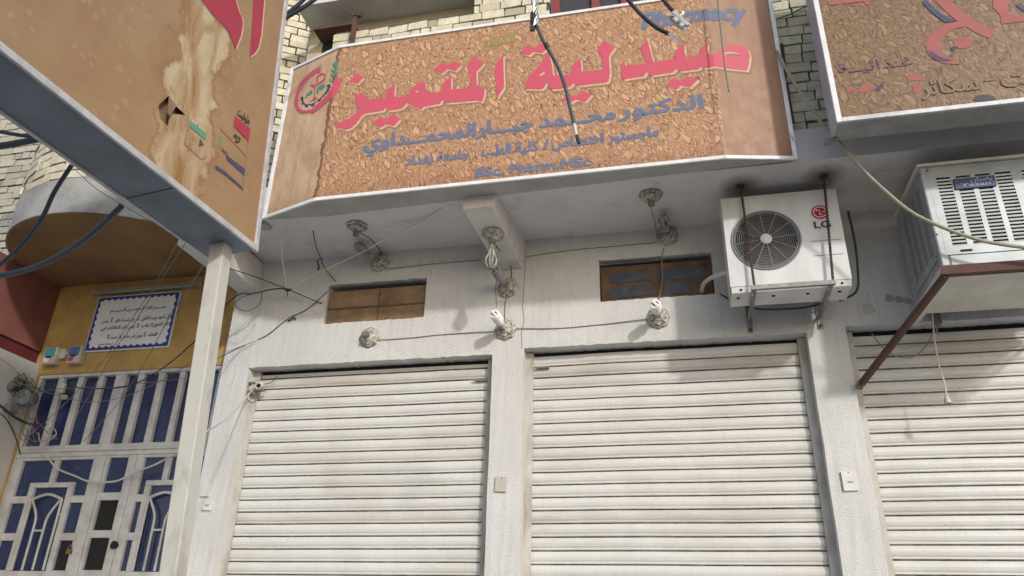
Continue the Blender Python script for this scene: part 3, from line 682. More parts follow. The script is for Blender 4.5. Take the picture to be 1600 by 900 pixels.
def leaf(x0,x1,px0,px1,stile,panes_dark=()):
    mb=MB(); y0,y1=YD-.02,YD+.02; zt=2.925
    def f(a,b_,c,d): mb.box((a,y0,c),(b_,y1,d))
    f(x0,x1,2.90,zt); f(x0,x0+.075,.2,2.90); f(x1-.03,x1,.2,2.90)
    f(stile-.027,stile+.027,2.705,2.90)                       # short stile above the arch
    f(px0,px1,2.662,2.705); f(px0,px0+.055,1.98,2.662); f(px1-.055,px1,1.98,2.662)
    f(px0,px1,1.88,1.98)
    for z0,z1 in ((2.53,2.59),(2.222,2.282),(1.90,1.985)):
        f(x0+.075,px0,z0,z1); f(px1,x1-.03,z0,z1)
    f(x0+.075,x1-.03,.2,1.0); f(x0+.075,x1-.03,1.0,1.88) if False else None
    lf=mb.build('door_leaf',M['aluminium'],lb,bevel=.004)
    mb=MB(); mb.box((x0+.07,YD+.008,1.0),(x1-.02,YD+.014,2.905)); mb.build('glass',M['blueglass'],lf)
    # wrought grille
    a,b_=px0+.07,px1-.07; yg=YD-.028; q=MB(); c=(a+b_)/2
    for x in (a,b_): q.tube([(x,yg,1.985),(x,yg,2.50),(x,yg,2.56)],.010,6)
    q.tube(smoothpts([(a,yg,2.56),(c,yg,2.60),(b_,yg,2.56)]),.012,6)
    w3=(b_-a)/3
    for s,x in ((1,a+w3),(-1,b_-w3)):
        q.tube(smoothpts([(x,yg,1.985),(x,yg,2.28),(x-s*.01,yg,2.42),(x-s*w3*.9,yg,2.56)]),.010,6)
    q.tube([(a+w3,yg,2.30),(b_-w3,yg,2.30)],.009,6)
    q.tube([(px0+.05,yg,2.43),(a,yg,2.43)],.009,6); q.tube([(b_,yg,2.43),(px1-.05,yg,2.43)],.009,6)
    q.build('grille',M['aluminium'],lf,smooth=True)
    return lf
l1=leaf(-4.935,-4.10,-4.715,-4.265,-4.505)
l2=leaf(-3.70,-2.945,-3.56,-3.12,-3.39)
mb=MB()
for x0,x1,z0,z1 in ((-4.005,-3.975,.2,2.925),(-3.782,-3.705,.2,2.925),(-3.975,-3.782,2.908,2.925),(-3.975,-3.782,2.547,2.61),(-3.975,-3.782,2.242,2.302),(-3.975,-3.782,1.90,1.99)): mb.box((x0,YD-.02,z0),(x1,YD+.02,z1))
l3=mb.build('door_leaf',M['aluminium'],lb,bevel=.004)
mb=MB(); mb.box((-3.98,YD+.008,2.58),(-3.775,YD+.014,2.91)); mb.build('glass',M['blueglass'],l3)
mb=MB(); mb.box((-3.98,YD+.009,1.0),(-3.775,YD+.015,2.575)); mb.build('broken_pane',M['blackglass'],l3)
mb=MB(); mb.box((-4.25,YD+.002,1.97),(-4.13,YD+.006,2.225)); mb.build('broken_pane',M['blackglass'],l1)
mb=MB(); mb.box((-3.87,YD+.10,1.2),(-3.845,YD+.12,2.56)); mb.build('inner_bar',M['steel'],l3)
p=aty(180,852,YD-.03); mb=MB(); mb.lathe(p,(0,-1,0),[(.03,0),(.032,.02),(.02,.035),(.001,.036)],12,3,.12); mb.build('lock',M['dark'],l3)
mb=MB(); mb.box((-5.1,YB+.35,.15),(-2.9,YB+.38,3.7)); mb.build('dark_interior',M['dark'],lb)  # near-black board added behind the door so the inside stays dark
# padlock
p=aty(108,861,YD-.035); t=thing('padlock',p,'small brass padlock hanging on the left leaf of the blue glazed door','padlock')
mb=MB(); mb.box((p.x-.022,p.y-.012,p.z-.025),(p.x+.022,p.y+.012,p.z+.012)); mb.build('body',M['brass'],t,bevel=.004)
mb=MB(); mb.tube(smoothpts([(p.x-.014,p.y,p.z+.01),(p.x-.014,p.y,p.z+.035),(p.x,p.y,p.z+.047),(p.x+.014,p.y,p.z+.035),(p.x+.014,p.y,p.z+.01)]),.004,6); mb.build('shackle',M['steel'],t,smooth=True)
# plaque
pl=thing('verse_plaque',(-4.05,YB-.02,4.17),'white verse plaque with wavy blue border on the ochre wall above the door','plaque')
mb=MB(); mb.box((-4.505,YB-.025,3.893),(-3.61,YB-.002,4.455)); mb.build('panel',M['plaque'],pl,bevel=.003)
F=lambda u,v,d:(u,YB-.0265+d,v)
x0,x1,z0,z1=-4.495,-3.62,3.903,4.445
inner=[]
def wavy(ax,ay_,bx,by,n,nx,ny):
    for i in range(n*6):
        t=i/(n*6); k=.030+.009*math.sin(t*n*2*math.pi)
        inner.append((ax+(bx-ax)*t+nx*k, ay_+(by-ay_)*t+ny*k))
e=.0
wavy(x0,z0,x1,z0,13,0,1)
inner=[q for q in inner if x0+.035<q[0]<x1-.035]; k0=len(inner)
tmp=inner; inner=[]; wavy(x1,z0,x1,z1,8,-1,0); inner=[q for q in inner if z0+.035<q[1]<z1-.035]; tmp+=inner
inner=[]; wavy(x1,z1,x0,z1,13,0,-1); inner=[q for q in inner if x0+.035<q[0]<x1-.035]; tmp+=inner
inner=[]; wavy(x0,z1,x0,z0,8,1,0); inner=[q for q in inner if z0+.035<q[1]<z1-.035]; tmp+=inner
apply2d('border',poly2d([[(x0,z0),(x1,z0),(x1,z1),(x0,z1)],tmp]),F,M['plaqueblue'],pl)
V=[];FF=[]
def addvf(vf):
    o=len(V); V.extend(vf[0]); FF.extend([[i+o for i in q] for q in vf[1]])
def P2y(Y): return lambda x,y:(lambda p:(p.x,p.z))(aty(x,y,Y))
pz=P2y(YB-.0265)
def zz(zx,zy): return pz(130+zx/6.92,440+zy/6.92)
for s,l,r,h in (('بســـم الله الرحمـــن الرحيـــم',(275,325),(915,285),33),
                ('قل أعوذ برب الفلق',(640,410),(970,390),36),('من شر ما خلق',(330,435),(555,420),34),('ومن',(182,446),(250,440),30),
                ('شر غاسق إذا وقب',(640,485),(945,470),36),('ومن شر النفاثات في',(170,520),(555,500),36),
                ('العقد',(710,590),(820,580),36),('ومن شر حاسد إذا حسد',(280,615),(640,600),36),('(صدق الله العظيم)',(140,690),(315,680),18)):
    a=zz(*l); b_=zz(*r); hh=h/6.92/150
    addvf(fit(text2d(shape(s),.02,0,2),a[0],b_[0],(a[1]+b_[1])/2,hh))
for zx,zy in ((600,395),(292,415),(598,475),(680,570),(255,600)):
    c=zz(zx,zy); k=.012
    for sg in (1,-1): addvf(([(c[0]-.016,c[1]+sg*.012),(c[0]+.016,c[1]+sg*.012),(c[0],c[1]+sg*.024)],[(0,1,2)]))
    addvf(([(c[0]+k*.9*math.cos(i*.785),c[1]+k*.8*math.sin(i*.785)) for i in range(8)]+[(c[0]+k*.6*math.cos(i*.785),c[1]+k*.55*math.sin(i*.785)) for i in range(8)],[(i,(i+1)%8,8+(i+1)%8,8+i) for i in range(8)]))
pc=-4.055; V=[(pc+(x-pc)*.93,y) for x,y in V]; apply2d('lettering',(V,FF),F,M['ink'],pl)
V=[];FF=[]
# tube lamp above the plaque
t=thing('tube_light',(-4.0,.27,4.49),'dusty tube lamp fixed to the ochre wall right above the verse plaque','tube lamp')
mb=MB(); mb.box((-4.60,.262,4.495),(-3.40,.298,4.53)); mb.build('batten',M['tin'],t,bevel=.004)
mb=MB(); mb.tube([(-4.56,.245,4.487),(-3.44,.245,4.487)],.013,10); mb.build('tube',M['bulbdirty'],t,smooth=True)
# breaker boxes
for nm,q,lab,mats in (('breaker_box',(82,557),'small breaker box with teal front above the door, left of its twin',('teal','white')),('breaker_box',(120,555),'small breaker box with blue and pink label on the ochre wall, beside the plaque',('meterblue','meterpink'))):
    p=aty(q[0],q[1],YB-.04); t=thing(nm,p,lab,'breaker box','breaker boxes above the door')
    mb=MB(); mb.box((p.x-.075,YB-.07,p.z-.085),(p.x+.065,YB-.002,p.z+.085)); mb.build('case',M['plastic'],t,bevel=.008)
    mb=MB(); mb.box((p.x-.062,YB-.074,p.z-.01),(p.x+.045,YB-.0695,p.z+.075)); mb.build('label_plate',M[mats[0]],t)
    mb=MB(); mb.box((p.x-.055,YB-.074,p.z-.065),(p.x-.002,YB-.0695,p.z-.03)); mb.build('label_plate',M[mats[1]],t)
    mb=MB(); mb.box((p.x-.03,YB-.085,p.z-.022),(p.x+.02,YB-.07,p.z-.012)); mb.build('switch',M['ink'],t)
p=aty(100,553,YB-.02); mb=MB(); mb.box((p.x-.035,YB-.035,p.z-.05),(p.x+.03,YB-.002,p.z+.05)); mb.box((p.x-.05,YB-.03,p.z-.02),(p.x+.045,YB-.004,p.z+.02))
tag(mb.build('terminal_block',M['plastic'],bevel=.006),'open yellowed terminal block between the two breaker boxes','terminal block')

# ------------------------------------------------------------------ pharmacy sign
XL,XR,YF=-1.67,1.295,-.93; ZB,ZT=4.50,5.985
WL=Vector((-2.185,-.755,0)); WR=Vector((1.752,-.835,0)); FL=Vector((XL,YF,0)); FR=Vector((XR,YF,0))
LM=XR-XL; LWL=(FL-WL).length; LWR=(WR-FR).length
dl=(WL-FL).normalized(); dr_=(WR-FR).normalized()
nl=Vector((dl.y,-dl.x,0)); nl=nl if nl.y<0 else -nl
nr_=Vector((dr_.y,-dr_.x,0)); nr_=nr_ if nr_.y<0 else -nr_
def SF(s,z,d=0):
    if s<0: p=FL+dl*(-s)+nl*(-d)*(-1); return Vector((p.x,p.y,z)) if d==0 else Vector((*(FL+dl*(-s)-nl*d).xy,z))
    if s>LM: q=FR+dr_*(s-LM)-nr_*d; return Vector((q.x,q.y,z))
    return Vector((XL+s,YF+d,z))
def SP(px,py):
    p=aty(px,py,YF)
    if p.x<XL: p=atp(px,py,FL,nl); return (-(Vector((p.x,p.y,0))-FL).dot(dl), p.z)
    if p.x>XR: p=atp(px,py,FR,nr_); return (LM+(Vector((p.x,p.y,0))-FR).dot(dr_), p.z)
    return (p.x-XL,p.z)
ps=thing('shop_sign',(0,-.9,4.5),'heat browned pharmacy sign with pink Arabic title on the brick front','shop sign','fascia signs along the shop fronts')
def uvmesh(name,grid,F,mat,parent):
    # grid: list of (u,v) quads
    me=bpy.data.meshes.new(name); vs=[];fs=[]
    for q in grid:
        o=len(vs); vs+=q; fs.append([o,o+1,o+2,o+3])
    me.from_pydata([F(u,v) for u,v in vs],[],fs); lay=me.uv_layers.new(name='UVMap')
    for l in me.loops: lay.data[l.index].uv=vs[l.vertex_index]
    me.update(); return link(name,me,mat,parent)
strips=[]
for a,b_ in ((-LWL,0),(0,LM),(LM,LM+LWR)): strips.append([(a,ZB),(b_,ZB),(b_,ZT),(a,ZT)])
uvmesh('sign_face',strips,SF,M['signface'],ps)
# tray: back and underside boards
mb=MB(); O=[WL,FL,FR,WR]; Bk=[Vector((-2.20,-.78+.02,0)),Vector((-1.5,-.764,0)),Vector((1.1,-.764,0)),Vector((1.77,-.764,0))]
Bk=[Vector((-2.16,-.70,0)),Vector((-1.67,-.66,0)),Vector((1.295,-.80+.03,0)),Vector((1.745,-.79,0))]
Bk=[Vector((-2.165,-.705,0)),Vector((-1.67,-.675,0)),Vector((1.295,-.79,0)),Vector((1.74,-.795,0))]
q=[(p.x,p.y+.004) for p in O]; r=[(p.x,p.y) for p in Bk]
for i in range(3):
    mb.hexa([(*q[i],ZB+.002),(*q[i+1],ZB+.002),(*r[i+1],ZB+.008),(*r[i],ZB+.008),(*q[i],ZB+.03),(*q[i+1],ZB+.03),(*r[i+1],ZB+.0205),(*r[i],ZB+.0205)])
mb.build('underside',M['tin'],ps)
mb=MB()
for i in range(3):
    mb.hexa([(q[i][0],q[i][1]+.002,ZB+.03),(q[i+1][0],q[i+1][1]+.002,ZB+.03),(q[i+1][0],q[i+1][1]+.03,ZB+.03),(q[i][0],q[i][1]+.03,ZB+.03),(q[i][0],q[i][1]+.002,ZT-.003),(q[i+1][0],q[i+1][1]+.002,ZT-.003),(q[i+1][0],q[i+1][1]+.03,ZT-.003),(q[i][0],q[i][1]+.03,ZT-.003)])
mb.build('backing',M['tin'],ps)
mb=MB()
def bar_s(a,b_,wd=.028):
    mb.bar(SF(*a,-.004),SF(*b_,-.004),.016,wd,up=(0,0,1))
for z in (ZB,ZT):
    bar_s((-LWL,z),(-.0005,z)); bar_s((0,z),(LM,z)); bar_s((LM+.0005,z),(LM+LWR,z))
for s in (-LWL,LM+LWR):
    a=SF(s,ZB-.014,-.006); b_=SF(s,ZT+.014,-.006); mb.bar(a,b_,.03,.018,up=(0,1,0))
mb.build('trim',M['whitetrim'],ps,bevel=.003)
for zx,Y in ((606,0),(690,0),(735,0)):pass
SFd=lambda u,v,d:SF(u,v,d-.0035)
CUT=(0,LM)
# pink title: outlines traced, then laid on the sign
z1f=lambda L:[(440+x/6.43,80+y/6.43) for x,y in L]
z2f=lambda L:[(620+x/6.43,70+y/6.43) for x,y in L]
z3f=lambda L:[(800+x/6.43,50+y/6.43) for x,y in L]
z4f=lambda L:[(980+x/6.43,y/6.43) for x,y in L]
A=z1f([(515,725),(570,722),(640,700),(720,650),(765,605),(778,580),(735,485),(800,412),(868,490),(1050,475),(1052,410),(1085,375),(1142,328),(1135,462),(1157,465)])+\
  z2f([(110,512),(150,440),(210,390),(265,370),(288,378),(290,420),(305,455),(335,485),(460,470),(462,395),(495,360),(550,315),(548,445),(560,452),(740,430),(735,290),(705,215),(768,112),(880,190),(800,275),(805,400),(830,420),(885,440),(882,500),(855,580),(810,562),(490,590),(462,555),(435,595),(270,625),(248,655),(180,625),(105,585),(60,640),(0,655)])+\
  z1f([(1100,597),(1060,595),(1045,565),(1025,600),(835,630),(800,660),(760,720),(700,775),(640,795),(575,770)])
A_h=z2f([(185,468),(205,460),(232,480),(230,497),(205,485)])
B=z2f([(1062,110),(1072,125),(1073,260),(1080,400),(1075,440),(1005,540),(998,420),(985,240),(988,215),(1020,160)])
D1=z2f([(370,255),(450,180),(515,212),(575,162),(652,205),(590,270),(510,245),(455,295)])
D2=z1f([(750,225),(825,268),(765,332),(680,305)])
D3=z1f([(920,730),(985,655),(1055,693),(1115,640),(1195,685),(1130,755),(1055,735),(990,775)])
C=z3f([(125,575),(160,470),(200,410),(305,320),(308,290),(340,245),(360,215),(378,240),(400,330),(415,440),(520,435),(605,420),(600,345),(640,300),(685,262),(697,330),(698,400),(915,380),(905,260),(860,185),(920,82),(1035,160),(975,240),(980,330),(985,420),(970,495),(950,510),(655,545),(618,515),(590,550),(540,567),(395,582),(370,540),(350,508),(325,560),(300,580)])
C_h=z3f([(265,440),(320,400),(335,415),(333,445)])
D4=z3f([(85,210),(150,135),(220,165),(290,118),(375,148),(305,218),(220,200),(170,240)])
D5=z3f([(495,690),(560,625),(645,650),(705,595),(805,630),(735,710),(645,680),(580,720)])
E_=z3f([(1120,280),(1133,300),(1140,340),(1175,340)])+z4f([(0,665),(185,640),(175,580),(135,490),(185,395),(210,420),(245,560),(265,628),(485,592),(475,520),(525,475),(565,440),(575,470),(578,540),(600,575),(735,555),(740,490),(790,438),(808,455),(800,500),(820,545),(850,555),(945,510),(985,470),(1080,448),(1150,455),(1210,500),(1230,560),(1222,640),(1200,712),(1000,690),(860,668),(840,680),(770,690),(738,672),(715,700),(530,722),(497,690),(460,730),(240,765),(195,725),(170,770),(0,795)])+z3f([(1115,485),(1098,450),(1100,340)])
E_h=z4f([(960,530),(1020,520),(1090,528),(1135,545),(1130,565),(1080,572),(975,560)])
D6=z4f([(385,868),(465,785),(540,818),(600,768),(715,800),(630,885),(545,860),(490,905)])
def soften(lp):
    out=[]; n=len(lp)
    for i,p in enumerate(lp):
        a=lp[i-1]; c=lp[(i+1)%n]
        la=math.hypot(p[0]-a[0],p[1]-a[1]); lc=math.hypot(p[0]-c[0],p[1]-c[1])
        ka=min(.3,.9/la) if la else 0; kc=min(.3,.9/lc) if lc else 0
        out.append((p[0]+(a[0]-p[0])*ka,p[1]+(a[1]-p[1])*ka)); out.append((p[0]+(c[0]-p[0])*kc,p[1]+(c[1]-p[1])*kc))
    return out
title=[]
for lps in ([A,A_h],[B],[D1],[D2],[D3],[C,C_h],[D4],[D5],[E_,E_h],[D6]): title.append([[SP(*p) for p in soften(lp)] for lp in lps])
def merged(off=(0,0),solid=False):
    V=[];Fc=[]
    for lps in title:
        ll=[[(x+off[0],y+off[1]) for x,y in lp] for lp in (lps[:1] if solid else lps)]
        v,f=poly2d(ll); o=len(V); V+=v; Fc+=[[i+o for i in q_] for q_ in f]
    return V,Fc
apply2d('lettering_shade',merged((.028,-.030)),lambda u,v,d:SF(u,v,-.0012),M['printshade'],ps,CUT)
apply2d('lettering_edge',merged((.013,-.017)),lambda u,v,d:SF(u,v,-.0024),M['halo'],ps,CUT)
apply2d('lettering',merged(),lambda u,v,d:SF(u,v,-.0038),M['pink'],ps,CUT)
FT=lambda u,v,d:SF(u,v,-.0015)
wordshape(ps,'lettering',[(shape('الدكتور'),(968,185),(1098,167),21),(shape('محـــمد'),(843,200.5),(961,185.5),21),(shape('جبـــار'),(745,210.5),(832,202),21),(shape('المحمـــداوي'),(569,233.5),(742,212.5),21)],FT,M['blue'],SP,CUT,.06)
wordshape(ps,'lettering',[(shape('ماجستير'),(951,222),(1029,211.5),15.5),(shape('اختصاص'),(863,231.5),(943,222.5),15.5),(shape('كلية'),(805,239),(841,235.5),15.5),(shape('الطب'),(753,244.5),(797,239),15.5),(shape('جامعة'),(683,252),(733,247.5),14),(shape('بغداد'),(633,259),(676,254),14),('/',(848,234),(857,233),15),('.',(741,246),(743.5,245.7),12)],FT,M['blue'],SP,CUT,.058)
wordshape(ps,'lettering',[('BSc. Pharm.MSc',(743.5,277.5),(922.5,258.5),14.0)],FT,M['blue'],SP,CUT,.06,cap=.70)
wordshape(ps,'lettering',[('Pharmacy',(1004,48.5),(1167,29),24)],FT,M['blue'],SP,CUT,.065,.25,cap=.70)
wordshape(ps,'lettering',[(shape('الدواء'),(755,73),(804,67),17)],FT,M['lime'],SP,CUT,.04)
# emblem on the left wing
def zl(L): return [SP(450+x/9,90+y/9) for x,y in L]
cres=[(465,125),(440,130),(350,180),(260,260),(180,360),(120,480),(92,600),(95,680),(120,740),(170,785),(240,793),(325,775),(335,800),(420,745),(540,640),(640,560),(710,470),(745,380),(755,300),(700,290),(665,310),(640,360),(610,440),(550,530),(470,610),(400,670),(330,728),(260,748),(190,735),(150,690),(140,620),(150,530),(200,430),(260,340),(330,270),(400,220),(460,215)]
apply2d('emblem',poly2d([zl(soften([(x,y) for x,y in cres]))]),lambda u,v,d:SF(u,v,-.003),M['pink'],ps,CUT)
gear=[(185,560),(215,548),(222,570),(218,600),(230,640),(270,662),(330,655),(400,620),(470,560),(530,490),(560,430),(550,400),(570,375),(600,380),(605,420),(580,440),(585,465),(560,480),(550,510),(520,520),(510,545),(470,570),(465,600),(435,625),(420,610),(375,645),(378,675),(340,690),(315,668),(285,672),(280,700),(245,695),(240,665),(212,650),(205,672),(190,655),(205,625),(185,600)]
leafs=[[(690,30),(705,50),(700,110),(670,150),(640,100)],[(625,75),(650,100),(668,150),(640,140)],[(700,115),(702,170),(665,215),(655,170)],[(605,160),(640,180),(660,225),(625,215)],[(695,185),(690,235),(650,280),(645,235)],[(595,225),(630,245),(640,290),(605,270)],[(575,290),(600,300),(620,350),(590,340)],[(640,290),(650,300),(630,350),(615,350)],
 [(265,510),(330,455),(350,470),(340,505),(300,535),(275,540),(250,590),(245,560)],[(405,440),(450,395),(490,365),(500,385),(525,380),(525,410),(490,445),(450,450),(425,520),(410,515),(400,480)]]
apply2d('emblem',poly2d([zl(gear)]),lambda u,v,d:SF(u,v,-.003),M['navy'],ps,CUT)
V=[];FF=[]
for l in leafs: addvf(poly2d([zl(l)]))
apply2d('emblem',(V,FF),lambda u,v,d:SF(u,v,-.003),M['green'],ps,CUT)
cup=[[(310,385),(400,380),(470,330),(515,290),(540,300),(470,360),(400,400),(385,440),(380,500),(385,550),(400,565),(430,570),(300,635),(355,585),(365,550),(372,480),(365,420)],[(395,350),(410,320),(400,300),(420,260),(470,220),(515,220),(535,250),(525,280),(510,280),(510,250),(490,238),(450,255),(425,290),(430,320),(410,355)]]
V=[];FF=[]
for l in cup: addvf(poly2d([zl(l)]))
apply2d('emblem',(V,FF),lambda u,v,d:SF(u,v,-.0045),M['pink'],ps,CUT)

# ------------------------------------------------------------------ right sign
rs=thing('shop_sign',(2.6,-1.2,4.46),'brown crackled sign with black outlined lettering above the slatted cooler','shop sign','fascia signs along the shop fronts')
RX,RY,RZ=1.952,-1.25,4.462
RF=lambda u,v,d=0:(RX+u,RY+d,v)
uvmesh('sign_face',[[(0,RZ),(2.4,RZ),(2.4,6.2),(0,6.2)]],lambda u,v:RF(u,v),M['signface2'],rs)
mb=MB(); mb.box((RX,RY+.003,RZ),(RX+2.4,RY+.02,6.2)); mb.build('backing',M['tin'],rs)
mb=MB(); mb.box((RX+.003,RY+.02,RZ+.004),(RX+2.4,-1.045,RZ+.02)); mb.build('underside',M['concrete'],rs)
mb=MB(); mb.box((RX-.003,RY+.012,RZ+.006),(RX+.004,-1.04,6.2)); mb.build('side_panel',M['tinblue'],rs)
mb=MB(); mb.box((RX-.008,RY-.008,RZ-.01),(RX+.024,RY+.012,6.2)); mb.build('trim',M['whitetrim'],rs,bevel=.003)
mb=MB(); mb.box((RX+.024,RY-.008,RZ-.01),(RX+2.4,RY+.012,RZ+.022)); mb.build('trim',M['silver'],rs,bevel=.003)
mb=MB(); mb.box((RX-.05,-1.08,RZ-.012),(RX+.02,-1.02,RZ+.002)); mb.build('bracket',M['steel'],rs)
RP=lambda x,y:(lambda p:(p.x-RX,p.z))(aty(x,y,RY))
R3=lambda L:[RP(1290+x/4.735,y/4.735) for x,y in L]
rf=lambda d:(lambda u,v,dd:(RX+u,RY-d,v))
V=[];FF=[]
for l in ([(760,-60),(800,0),(870,70),(960,150),(985,160),(900,175),(830,210),(770,270),(738,340),(755,395),(800,440),(860,470),(1000,480),(945,440),(870,400),(845,350),(850,300),(890,250),(960,210),(1040,200),(1120,250),(1210,285),(1260,225),(1140,180),(1060,120),(1000,80),(930,20),(880,-60)],
          [(1230,-60),(1240,60),(1290,110),(1300,180),(1380,170),(1560,150),(1560,90),(1420,120),(1360,110),(1350,40),(1380,-60)],[(945,310),(990,270),(1060,280),(1090,310),(1075,350),(1010,365),(950,345)],[(20,10),(200,-20),(370,-15),(370,5),(25,40)],[(270,0),(325,-5),(315,40),(295,35)]):
    addvf(poly2d([R3(soften(l))]))
apply2d('lettering',(V,FF),rf(.003),M['pinkfade'],rs)
V=[];FF=[]
for l in ([(710,15),(740,0),(800,60),(880,120),(970,160),(880,168),(800,110),(735,45)],[(760,380),(790,385),(840,420),(940,450),(870,460),(800,440)],[(920,355),(950,345),(975,350),(940,380)],[(1405,40),(1440,25),(1500,70),(1500,100),(1450,80)]): addvf(poly2d([R3(l)]))
apply2d('lettering_shade',(V,FF),rf(.0042),M['navy'],rs)
wordshape(rs,'lettering',[(shape('غـذائيــة'),(1310,115),(1426,102),15)],rf(.003),M['purple'],RP,(),.014)
for nm,bold,mt_,d in (('lettering',.050,'inkdark',.003),('lettering',.020,'signface2',.0042)):
    o=wordshape(rs,nm,[(shape('سكائر'),(1440,150),(1531,139.5),22),('-',(1540,131),(1554,129.5),16)],rf(d),M[mt_] if mt_!='signface2' else M['tanfill'],RP,(),bold)
    o=wordshape(rs,nm,[(shape('مرطبـات'),(1566,134),(1760,118),26)],rf(d),M[mt_] if mt_!='signface2' else M['tanfill'],RP,(),bold)
apply2d('emblem',poly2d([R3([(1085,745),(1100,720),(1140,703),(1200,702),(1250,718),(1262,738),(1180,752)])]),rf(.003),M['inkdark'],rs)
V=[];FF=[]
for l in ([(595,560),(720,548),(715,595),(610,600)],[(240,650),(320,630),(375,640),(370,660),(250,690)],[(640,640),(710,610),(700,680),(660,700)],[(150,650),(200,640),(230,670),(160,690)]): addvf(poly2d([R3(l)]))
apply2d('printed_patch',(V,FF),rf(.002),M['pinkfade'],rs)
apply2d('printed_patch',poly2d([R3([(375,650),(420,615),(430,640),(390,680)])]),rf(.003),M['navy'],rs)

# ------------------------------------------------------------------ left sign box on its pole
ls=thing('shop_sign',(-1.55,-3.2,3.5),'big water stained sign box with torn hole, held up by the cream steel pole','shop sign','fascia signs along the shop fronts')
A0=Vector((-1.378,-1.99,3.49)); B0=Vector((-1.512,-1.99,5.45)); along=Vector((-.075,-1,-.004)).normalized()
upv=(B0-A0); H=2.6; upv.normalize(); LS=3.4
nrm=along.cross(upv).normalized()
if nrm.x<0: nrm=-nrm
LF=lambda u,v,d=0: A0+along*u+upv*v+nrm*d
def LP(px,py):
    p=atp(px,py,A0,nrm)-A0; return (p.dot(along), p.dot(upv))
hole=[LP(*p) for p in ((248,165),(263,150),(275,166),(290,180),(266,178),(262,197),(250,186))]
vf=poly2d([[(0,0),(LS,0),(LS,H),(0,H)],hole])
me=bpy.data.meshes.new('sign_face'); me.from_pydata([LF(*p) for p in vf[0]],[],vf[1]); lay=me.uv_layers.new(name='UVMap')
for l in me.loops: lay.data[l.index].uv=vf[0][l.vertex_index]
link('sign_face',me,M['signface3'],ls)
DW=.30
def slab(mb,u0,u1,v0,v1,d0,d1):
    mb.hexa([LF(u0,v0,d0),LF(u1,v0,d0),LF(u1,v0,d1),LF(u0,v0,d1),LF(u0,v1,d0),LF(u1,v1,d0),LF(u1,v1,d1),LF(u0,v1,d1)])
mb=MB(); slab(mb,0,.66,.0,.02,-DW,-.004); slab(mb,.664,LS,.003,.02,-DW,-.004); mb.build('underside',M['galv'],ls)
mb=MB(); slab(mb,0,LS,.02,H,-DW,-DW+.01); slab(mb,0,.012,.02,H,-DW,-.006); slab(mb,0,LS,H-.012,H,-DW,-.004); slab(mb,LS-.01,LS,0,H,-DW,-.004); mb.build('casing',M['tin'],ls)
mb=MB(); slab(mb,.02,LS-.02,.03,H-.02,-.035,-.03); mb.build('inner_board',M['board'],ls)
mb=MB(); slab(mb,-.012,LS,-.014,.022,-.004,.012); slab(mb,.2,LS,-.006,.012,-DW-.012,-DW+.006); mb.build('trim',M['silver'],ls,bevel=.003)
mb=MB(); slab(mb,-.014,.018,.022,H,-.010,.010); mb.build('trim',M['silver'],ls,bevel=.003)
# flap of torn film
mb=MB(); hp=[LF(*LP(*p),.004) for p in ((263,150),(275,166),(262,182),(256,178))]; hp=[hp[0],hp[1],hp[2]+nrm*.01,hp[3]+nrm*.015]; mb.add(hp,[(0,1,2,3)]); mb.build('torn_flap',M['board'],ls)
LQ=lambda L:[LP(280+x/8.18,y/8.18) for x,y in L]
lf_=lambda d:(lambda u,v,dd:LF(u,v,d))
p1=[(285,0),(440,210),(590,360),(640,440),(718,632),(790,450),(812,300),(800,230),(755,130),(720,0),(690,-200),(100,-200)]
p2=[(950,0),(935,250),(900,725),(960,690),(1010,610),(1045,450),(1085,0),(1095,-200),(955,-200)]
for nm,off,d,mt_ in (('lettering_shade',(14,38),.0012,'printshade'),('lettering_edge',(16,14),.0022,'halo'),('lettering',(0,0),.0034,'crimson')):
    V=[];FF=[]
    for l in (p1,p2): addvf(poly2d([LQ([(x+off[0],y+off[1]) for x,y in soften(l)])]))
    apply2d(nm,(V,FF),lf_(d),M[mt_],ls)
LZ=lambda L:[LP(240+x/5,140+y/5) for x,y in L]
def lp(name,polys,mt_,d=.003):
    V.clear(); FF.clear()
    for l in polys: addvf(poly2d([LZ(l)]))
    apply2d(name,(list(V),[list(q) for q in FF]),lf_(d),M[mt_],ls)
lp('printed_patch',[[(290,230),(408,325),(402,395),(278,290)],[(517,365),(530,372),(515,460),(505,455)]],'green')
lp('printed_patch',[[(635,205),(755,310),(740,410),(622,285)]],'crimson')
lp('printed_patch',[[(565,510),(720,630),(715,680),(570,550)],[(482,590),(555,640),(690,760),(700,790),(545,660),(480,620)],[(360,380),(390,435),(348,445)]],'navy')
lp('printed_patch',[[(530,455),(580,500),(570,515),(530,480)]],'purple')
lp('printed_outline',[[(272,180),(280,183),(245,420),(260,440),(370,540),(410,520),(412,528),(370,550),(252,440),(236,420)],[(735,415),(745,418),(712,690),(700,800),(690,795),(705,680)],[(520,295),(730,520),(728,530),(515,305)]],'printshade')
heart=[(612,405),(640,418),(668,412),(678,385),(662,365),(645,385),(650,362),(638,348),(622,360),(630,385),(638,372),(632,365),(640,360),(640,395),(650,398),(655,378),(665,378),(668,395),(655,405),(635,405)]
lp('printed_outline',[heart],'ink')
def ltext(s,l,r,h,mt_,bold=.02):
    a=LP(240+l[0]/5,140+l[1]/5); b_=LP(240+r[0]/5,140+r[1]/5)
    v,f=text2d(s,bold,0,2); xs=[q_[0] for q_ in v]; k0,k1=min(xs),max(xs)
    dx=b_[0]-a[0]; dy=b_[1]-a[1]
    apply2d('lettering',([(a[0]+dx*(x-k0)/(k1-k0), a[1]+dy*(x-k0)/(k1-k0)+y*h/.714) for x,y in v],f),lf_(.0045),M[mt_],ls)
ltext(shape('جلوفيت'),(650,195),(745,275),.055,'ink')
ltext('••• ••••',(285,270),(395,360),.05,'halo')
